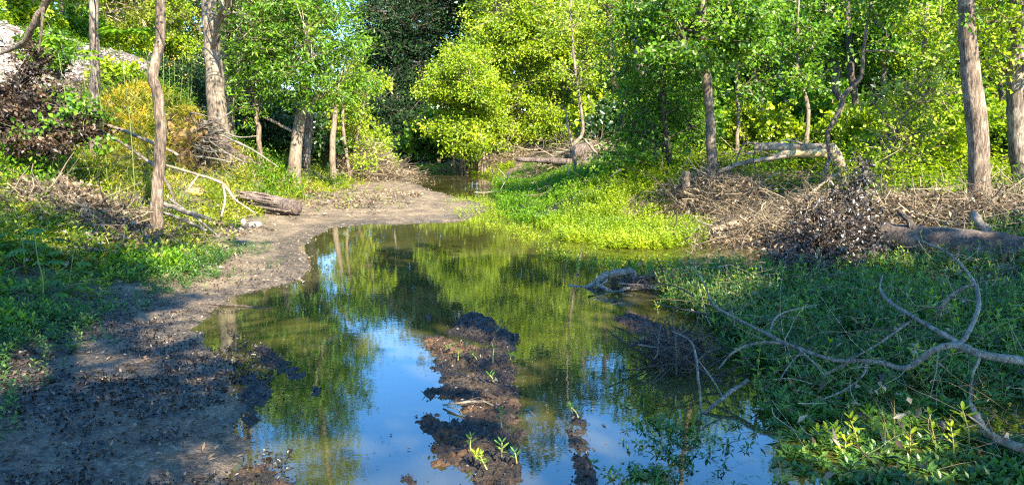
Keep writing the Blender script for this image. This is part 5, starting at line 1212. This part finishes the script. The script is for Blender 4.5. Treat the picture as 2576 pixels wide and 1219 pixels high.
stick_heap('brush_heap', 'wide litter of dry sticks right of the stout trunk', 2540, 560, 10.8, 1.5, 1.6, .4, 1300, .8, 505)
stick_heap('brush_heap', 'grey tangle of twigs on the water at the left end of the shaded weeds', 1700, 880, 5.3, .26, .34, .20, 420, .34, 506, STKD, .4, .004, 0)
stick_heap('brush_heap', 'dead brush around the dark stump', 1440, 415, 24.5, 1.9, 1.2, .7, 500, 1.3, 507, rad=.010)
stick_heap('brush_heap', 'dead brush under the central bushes', 1250, 428, 31.5, 3.2, 1.2, .5, 400, 1.4, 508, rad=.012)
stick_heap('brush_heap', 'pale dead brush spilling off the tip of the left bank', 930, 440, 26.5, 1.5, 2.4, .8, 1100, 1.0, 509, rad=.009)
stick_heap('brush_heap', 'high pale heap of brush piled on the left bank before the far channel', 905, 420, 26.0, 1.1, 1.2, 1.5, 1100, .9, 514, rad=.009)
stick_heap('brush_heap', 'bleached brush lying on the stony slope left of the straight slim trunk', 150, 190, 19, 1.6, 1.8, 0.35, 500, 1.1, 515, STK, rad=.009)
stick_heap('brush_heap', 'dark brush on the slope between the two slim trunks', 320, 235, 24, 2.2, 2.6, 0.5, 700, 1.3, 516, STKD, rad=.009)
stick_heap('brush_heap', 'dead brush on the slope behind the thick pale trunk', 480, 270, 30, 2.4, 3.5, 0.7, 700, 1.5, 517, STKD, rad=.009)
stick_heap('brush_heap', 'dry brush on the left bank below the dead leaves', 200, 560, 10.2, 1.2, 1.2, .35, 700, .8, 510, rad=.006)
stick_heap('brush_heap', 'fine dead roots and twigs hanging at the torn up roots', 515, 425, 16.0, .35, .35, .8, 240, .6, 511, rad=.007)
stick_heap('brush_heap', 'wet twigs around the arched driftwood', 1610, 725, 8.0, .5, .3, .10, 200, .32, 512, STKD, .25, .007, 0.15)
stick_heap('brush_heap', 'scattered twigs on the wood floor of the right bank', 2050, 440, 19, 6, 5, .25, 1500, 1.0, 513, rad=.010)

# dead leafy branches
def dead_brush(label, lobes, ncl, nlf, L, W, leaf, seed, foot, clr=.16, nm='dead_brush'):
    return make_tree(nm, label, 'dead branch', [foot, foot + np.array([.1, .1, .25]), np.array(lobes[0][0])], [.02, .018, .008], lobes, ncl, nlf, L, W, leaf, BK['dark'], clr,
                     None, seed, 6, .03, .4, 4, .6, .1, twig_r=.006)
f0 = PY(2050, 640, 9.4); f0[2] = gz(f0[0], f0[1])
dead_brush('fallen branch covered with withered black brown leaves in front of the big log', [lobe(2060, 600, 9.2, 110, .5, 90), lobe(1990, 690, 8.6, 90, .5, 50), lobe(2140, 500, 9.8, 50, .3, 80), lobe(2080, 690, 8.7, 100, .5, 50), lobe(2150, 600, 9.4, 60, .4, 60), lobe(1930, 650, 8.8, 45, .3, 30), lobe(1990, 740, 8.2, 60, .4, 20), lobe(2160, 440, 9.9, 22, .2, 50), lobe(2110, 640, 9.0, 110, .5, 60)],
           360, 26, .05, .030, LM['black'], 601, f0, .17)
f0 = PY(80, 330, 12.6); f0[2] = gz(f0[0], f0[1])
dead_brush('mass of brown withered leaves hanging on brush at the left edge below the gravel slope', [lobe(40, 300, 12.3, 110, .5, 60), lobe(140, 310, 12.5, 60, .5, 55), lobe(10, 240, 12.8, 40, .4, 26), lobe(110, 262, 12.9, 40, .4, 30), lobe(185, 285, 12.8, 40, .4, 20), lobe(50, 210, 12.9, 16, .2, 40), lobe(150, 215, 12.9, 14, .2, 40), lobe(210, 330, 12.4, 50, .5, 30), lobe(90, 160, 13, 16, .2, 50), lobe(60, 360, 11.9, 120, .5, 22)],
           420, 30, .065, .045, LM['rust'], 602, f0, .17)
make_tree('vine', 'green big leaved vine climbing over the brown withered leaves at the left edge', 'vine', [f0, f0 + np.array([.1, .05, .3]), PY(200, 260, 12.5), PY(150, 180, 12.6)], [.015, .012, .01, .005],
          [lobe(210, 280, 12.4, 55, .4, 60), lobe(120, 330, 12.0, 60, .4, 40), lobe(230, 350, 12.2, 40, .4, 40), lobe(140, 140, 12.8, 30, .3, 40), lobe(40, 370, 11.8, 60, .5, 20), lobe(20, 320, 12, 30, .3, 30)], 46, 13, .085, .07, LM['green'], BK['warm'], .2, None, 612, 6, .02, .5, 3, .6, .1, twig_r=.006)
f0 = PY(230, 560, 10); f0[2] = gz(f0[0], f0[1])
dead_brush('pale dried leaves and vines slumped down the left bank', [lobe(200, 520, 10.4, 90, .6, 40), lobe(280, 590, 9.6, 80, .5, 30), lobe(130, 480, 10.8, 70, .6, 30), lobe(330, 620, 9.3, 50, .4, 20)], 110, 30, .06, .045, LM['dead'], 603, f0, .14)
f0 = PY(480, 240, 26); f0[2] = gz(f0[0], f0[1])
dead_brush('dark tangle of dead vines below the embankment top behind the thick pale tree', [lobe(480, 215, 26, 90, 1.2, 45), lobe(430, 180, 27, 60, 1, 30), lobe(520, 260, 25, 60, 1, 40)], 110, 40, .12, .07, LM['dusk'], 604, f0, .35)

# the torn up roots
def root_plate():
    c = PY(480, 370, 16.0); base = (c[0], c[1], gz(c[0], c[1]))
    root = empty('root_plate', base, 'upturned root plate of a fallen tree with orange soil facing right', 'uprooted tree')
    rg_ = np.random.default_rng(77)
    m, nt, out = newmat('orange_clay')
    geo = N(nt, 'ShaderNodeNewGeometry'); n1 = noise(nt, 7, 6, .7, geo.outputs['Position']); n2 = noise(nt, 1.6, 3, .6, geo.outputs['Position'])
    ad = N(nt, 'ShaderNodeMath', operation='ADD'); nt.links.new(n1, ad.inputs[0]); nt.links.new(n2, ad.inputs[1])
    col = ramp(nt, ad.outputs[0], [(.42, (.10, .045, .02)), (.5, (.34, .15, .045)), (.62, (.62, .32, .10))]) if False else ramp(nt, n1, [(.40, (.05, .028, .014)), (.52, (.30, .155, .055)), (.68, (.60, .37, .14))])
    p = N(nt, 'ShaderNodeBsdfPrincipled'); p.inputs['Roughness'].default_value = .95; nt.links.new(col, p.inputs['Base Color']); nt.links.new(bump(nt, n1, 1, .08), p.inputs['Normal']); nt.links.new(p.outputs[0], out.inputs[0])
    # lumpy upright disc
    nu, nv = 40, 28; u = np.linspace(0, 2 * PI, nu, endpoint=False); v = np.linspace(0, PI, nv); U, V = np.meshgrid(u, v)
    d = np.stack([np.sin(V) * np.cos(U), np.sin(V) * np.sin(U), np.cos(V)], -1)
    lump = 1 + 1.1 * (fbm(U * 2.2 + 3, V * 2.4, 4, 9) - .5) * np.sin(V) + .6 * (fbm(U * 5 + 3, V * 5, 4, 19) - .5) * np.sin(V)
    q = d * lump[..., None] * np.array([.40, .5, .66]); ct = PY(475, 365, 16.2)
    a = .45; q = np.stack([q[..., 0] * math.cos(a) - q[..., 1] * math.sin(a), q[..., 0] * math.sin(a) + q[..., 1] * math.cos(a), q[..., 2]], -1) + ct
    i, j = np.meshgrid(np.arange(nv - 1), np.arange(nu), indexing='ij'); i = i.ravel(); j = j.ravel()
    mb = MB(); mb.add(q, [np.stack([i * nu + j, (i + 1) * nu + j, (i + 1) * nu + (j + 1) % nu, i * nu + (j + 1) % nu], 1)])
    mb.build('soil', m, root, base, True)
    qq = q.reshape(-1, 3); dd_ = d.reshape(-1, 3); kq = (dd_[:, 0] < .25) | (dd_[:, 2] > .55); qq = qq[kq & (rg_.random(len(qq)) < .8)]
    gq = MB(); kk_ = np.repeat(np.arange(len(qq)), 7); leaves(gq, qq[kk_] + rg_.normal(size=(len(kk_), 3)) * .05, unit(rg_.normal(size=(len(kk_), 3)) * .7 + [-.3, -.3, .2]), rdir(len(kk_), .5, rg_), .13 * (.5 + rg_.random(len(kk_))), .016, rg_.random(len(kk_)))
    gq.build('grass_cover', LM['yellow'], root, base, kind='stuff')
    for k in range(16):
        a0 = rg_.random() * 2 * PI; s0 = PY(500 + 26 * math.cos(a0), 370 + 55 * math.sin(a0), 15.7 + .2 * rg_.random())
        e = PY(545 + 50 * rg_.random(), 370 + 90 * math.sin(a0) + 40 * rg_.random(), 15.4 + .6 * rg_.random()); e[2] = max(e[2], gz(e[0], e[1]) + .05)
        mid = (s0 + e) / 2 + rg_.normal(size=3) * .12; mb = MB(); w = .022 * (.5 + rg_.random())
        tube(mb, [s0, mid, e], [w, w * .7, w * .25], 6, 5, .05, .5, True, k); mb.build('root', BK['limb'] if k % 3 else BK['warm'], root, base, True)
    for (pts, w) in [([(505, 300), (560, 330), (600, 345), (650, 342)], .03), ([(510, 320), (580, 350), (640, 380), (700, 420)], .035), ([(515, 345), (570, 385), (620, 410)], .025)]:
        mb = MB(); tube(mb, [PY(a, b, 15.8 - .1 * k) for k, (a, b) in enumerate(pts)], np.linspace(w, w * .3, len(pts)), 6, 5, .05, .5, True, 3); mb.build('root', BK['limb'], root, base, True)
root_plate()
def rock(label, px, py, w, seed, flat=.5, colr=(.55, .50, .45)):
    c = g1(px, py); r_ = w / 2 * c[1] / FPX; rg_ = np.random.default_rng(seed)
    m, nt, out = newmat('stone'); geo = N(nt, 'ShaderNodeNewGeometry'); n1 = noise(nt, 25, 5, .7, geo.outputs['Position'])
    col = ramp(nt, n1, [(.3, tuple(q * .5 for q in colr)), (.6, colr)]); p = N(nt, 'ShaderNodeBsdfPrincipled'); p.inputs['Roughness'].default_value = .85
    nt.links.new(col, p.inputs['Base Color']); nt.links.new(bump(nt, n1, .7, .02), p.inputs['Normal']); nt.links.new(p.outputs[0], out.inputs[0])
    nu, nv = 14, 9; u = np.linspace(0, 2 * PI, nu, endpoint=False); v = np.linspace(0, PI, nv); U, V = np.meshgrid(u, v)
    d = np.stack([np.sin(V) * np.cos(U), np.sin(V) * np.sin(U), np.cos(V)], -1); l = 1 + .6 * (fbm(d[..., 0] * 2 + seed, d[..., 1] * 2 + d[..., 2] * 1.7, 3, seed) - .5)
    q = d * l[..., None] * np.array([r_, r_ * .8, r_ * flat]) + c + np.array([0, 0, r_ * flat * .35])
    i, j = np.meshgrid(np.arange(nv - 1), np.arange(nu), indexing='ij'); i = i.ravel(); j = j.ravel()
    mb = MB(); mb.add(q, [np.stack([i * nu + j, (i + 1) * nu + j, (i + 1) * nu + (j + 1) % nu, i * nu + (j + 1) % nu], 1)])
    mb.build('rock', m, None, tuple(c), True, None, label, 'rock')
rock('flat pale rock at the foot of the left bank in front of the rotten log', 642, 570, 40, 3, .45, (.34, .30, .26))
rock('small upright pale stone left of the flat pale rock', 612, 562, 14, 5, 1.2)
rock('small orange stone left of the rotten log', 595, 548, 14, 7, .8, (.5, .3, .18))
rock('orange clay lump under the pale forked branch', 492, 492, 46, 9, .5, (.62, .33, .12))

# ------------------------------------------------------------------ single plants whose leaves can be told apart
def leaf_mesh(name, outline, fold=.18):
    """one leaf lying along +X, its two halves folded up from the midrib"""
    o = np.array(outline, float); n = len(o)          # (x, half width)
    v = [(a, 0, 0) for a, _ in o] + [(a, b, b * fold) for a, b in o] + [(a, -b, b * fold) for a, b in o]
    f = []
    for i in range(n - 1):
        f.append((i, i + 1, n + i + 1, n + i)); f.append((i, 2 * n + i, 2 * n + i + 1, i + 1))
    me = bpy.data.meshes.new(name); me.from_pydata(v, [], f); me.update(); return me
def with_rnd(me, r0, mat):
    at = me.attributes.new('rnd', 'FLOAT', 'POINT'); at.data.foreach_set('value', np.full(len(me.vertices), r0, np.float32)); me.materials.append(mat); return me
SPRIG_LEAVES = [with_rnd(leaf_mesh('sprig_leaf', [(0, .02), (.3, .12), (.62, .17), (.88, .10), (1, 0.005)]), r0, LM['sprig']) for r0 in (.5, .75, 1.0)]
DULL_LEAVES = [with_rnd(leaf_mesh('sprig_leaf', [(0, .02), (.3, .12), (.62, .16), (.88, .09), (1, 0.005)]), r0, LM['weed']) for r0 in (.35, .6, .9)]
def frame(d, nrm):
    d = Vector(d).normalized(); n = Vector(nrm); y = n.cross(d).normalized(); z = d.cross(y)
    return Matrix((d, y, z)).transposed()
def sprig(name, label, cat, foot, top, nodes, L, pool, group, seed, stemmat=STEM, r0=.005):
    rg_ = np.random.default_rng(seed); foot = np.array(foot, float); top = np.array(top, float)
    root = empty(name, foot, label, cat, group); H = np.linalg.norm(top - foot)
    mid = (foot + top) / 2 + rg_.normal(size=3) * .05 * H
    mb = MB(); p, _ = tube(mb, [foot, mid, top], [r0, r0 * .8, r0 * .5], 5, 4, 0, .9, True, seed); mb.build('stem', stemmat, root, foot, True)
    az = rg_.random() * 6
    for q in range(nodes):
        f = .18 + .82 * (q + 1) / nodes; c = foot * (1 - f) ** 2 + 2 * mid * f * (1 - f) + top * f * f
        for s in range(2 if q < nodes - 1 else 4):
            a = az + q * 1.57 + s * (PI if q < nodes - 1 else PI / 2) + rg_.normal() * .15
            u = .25 + .5 * rg_.random() if q < nodes - 1 else .9
            d = (math.cos(a), math.sin(a), u); sz = L * (.75 + .4 * rg_.random()) * (.75 if q == nodes - 1 else 1)
            o = bpy.data.objects.new('leaf', pool[int(rg_.integers(0, len(pool)))]); COL.objects.link(o); o.parent = root
            M = frame(d, (0, 0, 1)).to_4x4() @ Matrix.Scale(sz, 4); M.translation = Vector(c - foot); o.matrix_basis = M
    return root
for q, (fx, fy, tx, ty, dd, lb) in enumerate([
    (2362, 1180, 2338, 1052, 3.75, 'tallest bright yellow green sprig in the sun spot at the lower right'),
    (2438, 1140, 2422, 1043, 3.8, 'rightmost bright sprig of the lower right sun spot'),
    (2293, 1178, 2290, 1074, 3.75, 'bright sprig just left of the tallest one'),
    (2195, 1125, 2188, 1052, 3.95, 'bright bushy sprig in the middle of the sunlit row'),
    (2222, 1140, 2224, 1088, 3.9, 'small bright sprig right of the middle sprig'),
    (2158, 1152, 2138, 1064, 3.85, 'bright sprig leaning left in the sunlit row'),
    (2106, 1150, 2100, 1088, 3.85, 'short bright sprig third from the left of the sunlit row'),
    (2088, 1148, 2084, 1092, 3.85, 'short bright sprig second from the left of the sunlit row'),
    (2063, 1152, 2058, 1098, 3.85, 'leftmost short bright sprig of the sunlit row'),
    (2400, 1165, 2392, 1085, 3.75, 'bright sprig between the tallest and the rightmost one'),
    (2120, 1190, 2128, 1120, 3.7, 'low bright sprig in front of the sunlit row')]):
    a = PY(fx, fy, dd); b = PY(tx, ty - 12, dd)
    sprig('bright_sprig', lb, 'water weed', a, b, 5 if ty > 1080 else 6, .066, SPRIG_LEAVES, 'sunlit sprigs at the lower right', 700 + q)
for q, (px, py, h, pool, lb) in enumerate([
    (1243, 838, .13, 0, 'small sprig on the black hump of the central mud ridge'), (1152, 905, .07, 0, 'small sprig at the left of the brown ridge top'),
    (1240, 912, .15, 0, 'leafy sprig in the middle of the ridge behind its brown top'), (1285, 905, .09, 0, 'sprig at the right side of the ridge near its far end'),
    (1200, 905, .08, 0, 'trailing sprig beside the leafy one on the ridge'), (1242, 960, .09, 0, 'broad leaved sprig in the hollow of the ridge'),
    (1262, 1075, .16, 0, 'upright dull sprig on the near dark part of the ridge'), (1185, 1135, .11, 1, 'pale sprig at the near left of the ridge'),
    (1210, 1165, .10, 1, 'pale sprig beside the curved yellow stem on the ridge'), (1262, 1150, .15, 1, 'tall bright sprig on the near end of the ridge'),
    (1300, 1165, .09, 0, 'sprig at the near right edge of the ridge'), (1225, 1180, .07, 1, 'low sprig nearest the bottom edge on the ridge'),
    (1455, 1050, .10, 0, 'sprig at the far tip of the narrow right ridge'), (1440, 1040, .08, 0, 'drooping sprig left of the narrow ridge tip'),
    (1655, 790, .16, 1, 'bright sprig at the left edge of the shaded weeds'), (1120, 880, .05, 0, 'tiny sprig on the brown ridge top')]):
    a = PZ(px, py, .04); t = a + np.array([RNG.normal() * .03, RNG.normal() * .03, h * .62])
    sprig('ridge_sprig', lb, 'water weed', a, t, 4, .045, [DULL_LEAVES, DULL_LEAVES if q % 2 else SPRIG_LEAVES][pool], 'sprigs on the mud ridges', 730 + q)
# the yellow fallen stem on the ridge and two twigs
wood('plant_stalk', 'curved yellow stem lying on the near end of the mud ridge', 'stem', [([(1190, 1125, 3.95), (1230, 1122, 3.93), (1270, 1135, 3.9), (1300, 1155, 3.85), (1318, 1185, 3.8)], [5, 6, 6, 5, 3])], LM['yellow'], seed=750, sides=6)
wood('twig', 'thin pale twig lying across the middle of the mud ridge', 'twig', [([(1115, 1018, 4.4), (1160, 1012, 4.35), (1210, 1008, 4.35), (1240, 1018, 4.3)], [5, 6, 6, 3]), ([(1125, 1022, 4.35), (1155, 1030, 4.3), (1165, 1050, 4.25)], [4, 3, 2])], BK['limb'], seed=751)

def palmate(name, label, foot, nodes, nleaf, size, leafmat, seed, group=None, splay=.9, nfing=7, wid=.13):
    """upright herb: each leaf a fan of narrow fingers"""
    rg_ = np.random.default_rng(seed); foot = np.array(foot, float); root = empty(name, foot, label, 'plant', group)
    mb = MB(); P = [foot] + [foot + np.array(n_) for n_ in nodes]; tube(mb, P, np.linspace(.008, .004, len(P)), 6, 3, 0, .3, True, seed); mb.build('stem', STEM, root, foot, True)
    P = np.array(P)
    for k in range(nleaf):
        t = (k + 1) / nleaf * (len(P) - 1); i = min(int(t), len(P) - 2); c = P[i] + (P[i + 1] - P[i]) * (t - i)
        a = k * 2.4 + rg_.normal() * .3; pd = np.array([math.cos(a), math.sin(a), .45]); e = c + pd * size * .9
        lf = MB(); prisms(lf, [c], [e], .003, .002, .6)
        s_ = unit(np.array([-math.sin(a), math.cos(a), 0])); out_ = unit(np.array([math.cos(a), math.sin(a), -.1]))
        for g in range(nfing):
            b = (g - (nfing - 1) / 2) / ((nfing - 1) / 2) * splay * 1.2
            d = out_ * math.cos(b) + s_ * math.sin(b); L = size * (1 - .35 * abs(b) / 1.2)
            leaves(lf, e[None], d[None] - np.array([[0, 0, .25]]), np.array([[0, 0, 1.]]), L, L * wid * 2, .45 + .3 * rg_.random(), .2, .55)
        lf.build('leaf', leafmat, root, foot)
    return root
f = g1(105, 770); palmate('herb', 'tall green herb with fingered leaves in the shade at the left edge', f, [(.03, 0, .2), (0, 0, .42), (-.02, .02, .62)], 11, .16, LM['weed'], 801, wid=.11)
f = g1(165, 745); palmate('herb', 'second fingered leaf herb right of the tallest one on the left', f, [(.05, 0, .15), (.1, 0, .38)], 8, .14, LM['weed'], 802, wid=.11)
f = g1(60, 690); palmate('herb', 'fingered leaf herb behind the tallest one at the left edge', f, [(.02, 0, .2), (0, 0, .35)], 8, .15, LM['weed'], 803, wid=.11)
f = g1(345, 700); palmate('herb', 'low fingered herb on the mud below the sunny spit', f, [(.02, 0, .06), (.03, 0, .12)], 6, .09, LM['weed'], 804)
for q, (px, py, Yd, sz, lb) in enumerate([(286, 72, 12, .26, 'large dark palm shaped leaves left of the crooked trunk near the top'), (352, 72, 12, .24, 'large palm shaped leaves beside the crooked trunk near the top'), (132, 98, 12.4, .26, 'big palm shaped leaf in front of the pale gravel slope'), (222, 125, 12.6, .2, 'palm shaped leaf left of the straight slim trunk')]):
    c = PY(px, py, Yd); ft = np.array([c[0] + .15, c[1], gz(c[0], c[1])])
    palmate('tall_seedling', lb, ft, [(0, 0, (c[2] - ft[2]) * .5), (-.1, 0, c[2] - ft[2])], 1, .01, LM['green'], 810 + q)
    root = bpy.data.objects['tall_seedling' if q == 0 else 'tall_seedling.%03d' % q]
    lf = MB(); rg_ = np.random.default_rng(q)
    for b in range(5):
        a = b * 1.26 + rg_.random(); e = c + np.array([math.cos(a) * .08, math.sin(a) * .08, .04 * rg_.normal()])
        for g in range(7):
            bb = (g - 3) / 3 * 1.7; aa = a + bb
            leaves(lf, e[None], np.array([[math.cos(aa), math.sin(aa), -.45]]), np.array([[0, 0, 1.]]), sz * (1 - .15 * abs(bb)), sz * .30, .5 + .4 * rg_.random(), .15, .5)
    lf.build('leaf_cluster', LM['green'], root, ft)
for q, (px, py, top) in enumerate([(405, 260, 128), (432, 262, 145), (452, 258, 120), (476, 262, 150), (468, 270, 190), (420, 258, 165)]):
    Yd = 16.6; a = PY(px, py + 10, Yd); b = PY(px + 6, top, Yd)
    root = empty('tall_weed', a, ['tall thin weed with small yellow flowers on the yellow grassy mound', 'tall flowering weed second from the left on the mound', 'tallest flowering weed on the mound', 'flowering weed at the right of the mound', 'short flowering weed right of the crooked trunk', 'flowering weed just right of the crooked trunk'][q], 'weed', 'flowering weeds on the mound')
    mb = MB(); tube(mb, [a, (a + b) / 2 + np.array([.03, 0, 0]), b], [.008, .006, .003], 5, 3, 0, .3); mb.build('stem', STEM, root, a)
    mb = MB(); n = 40; t = RNG.random(n); leaves(mb, a + (b - a) * t[:, None], rdir(n, .6), rdir(n, 1), .09, .016, RNG.random(n)); mb.build('foliage', LM['green'], root, a)
    mb = MB(); n = 26; leaves(mb, b + RNG.normal(size=(n, 3)) * [.07, .07, .05], rdir(n, .3), rdir(n, 1), .03, .022, .9); mb.build('flowers', LM['yellow'], root, a, kind='stuff')

# ------------------------------------------------------------------ trestle bridge and the rail on the embankment
def beam(mb, a, b, w, h):
    a = np.array(a, float); b = np.array(b, float); t = unit(b - a); up = np.array([0, 0, 1.0]) if abs(t[2]) < .9 else np.array([1.0, 0, 0])
    s = unit(np.cross(t, up)); u = np.cross(s, t); v = [p + s * i * w / 2 + u * j * h / 2 for p in (a, b) for i, j in ((-1, -1), (1, -1), (1, 1), (-1, 1))]
    mb.add(v, [[[0, 1, 5, 4], [1, 2, 6, 5], [2, 3, 7, 6], [3, 0, 4, 7], [3, 2, 1, 0], [4, 5, 6, 7]]])
CONC = rnd_mat('old_concrete', [(0, (.35, .33, .30)), (1, (.5, .48, .44))])
A, B = PY(880, 290, 56), PY(1040, 332, 78)
tr = empty('trestle_bridge', (A[0], A[1], gz(A[0], A[1])), 'dark railway trestle with pale bents crossing the far channel behind the leaves', 'bridge'); bs = tuple(tr.location)
m = MB(); beam(m, A, B, 2.2, .45); m.build('deck', BK['dark'], tr, bs)
m = MB(); beam(m, A + np.array([0, -.9, .75]), B + np.array([0, -.9, .75]), .12, .12); m.build('railing', BK['dark'], tr, bs)
for k in range(7):
    t = (k + .5) / 7; c = A + (B - A) * t; g = min(gz(c[0], c[1]), 0)
    m = MB(); beam(m, c + np.array([-.9, -.5, -.42]), c + np.array([1.1, .5, -.42]), .4, .36); m.build('bent_cap', CONC, tr, bs)
    for o_ in (-.7, .2, .9):
        m = MB(); q = c + np.array([o_, o_ * .4, -.5]); beam(m, q, (q[0], q[1], g - .2), .28, .28); m.build('post', BK['dark'], tr, bs)
    m = MB(); beam(m, c + np.array([0, -.9, .2]), c + np.array([0, -.9, .75]), .1, .1); m.build('rail_post', BK['dark'], tr, bs)
rp = []
for Yd in (22, 28, 36, 46, 58):
    x = -18.3 - .122 * (Yd - 28) + .3; rp.append((x, Yd, gz(x, Yd) + .08))
m = MB(); tube(m, rp, [.03] * 5, 6, 6, 0, .5); m.build('rail', bark_mat('rust', (.05, .02, .012), (.14, .06, .035), (.25, .12, .07)), None, rp[0], False, None, 'rusty rail running along the top edge of the gravel embankment', 'rail')
print('done', time.time() - T0, sum(len(o.data.polygons) for o in bpy.data.objects if o.type == 'MESH'))
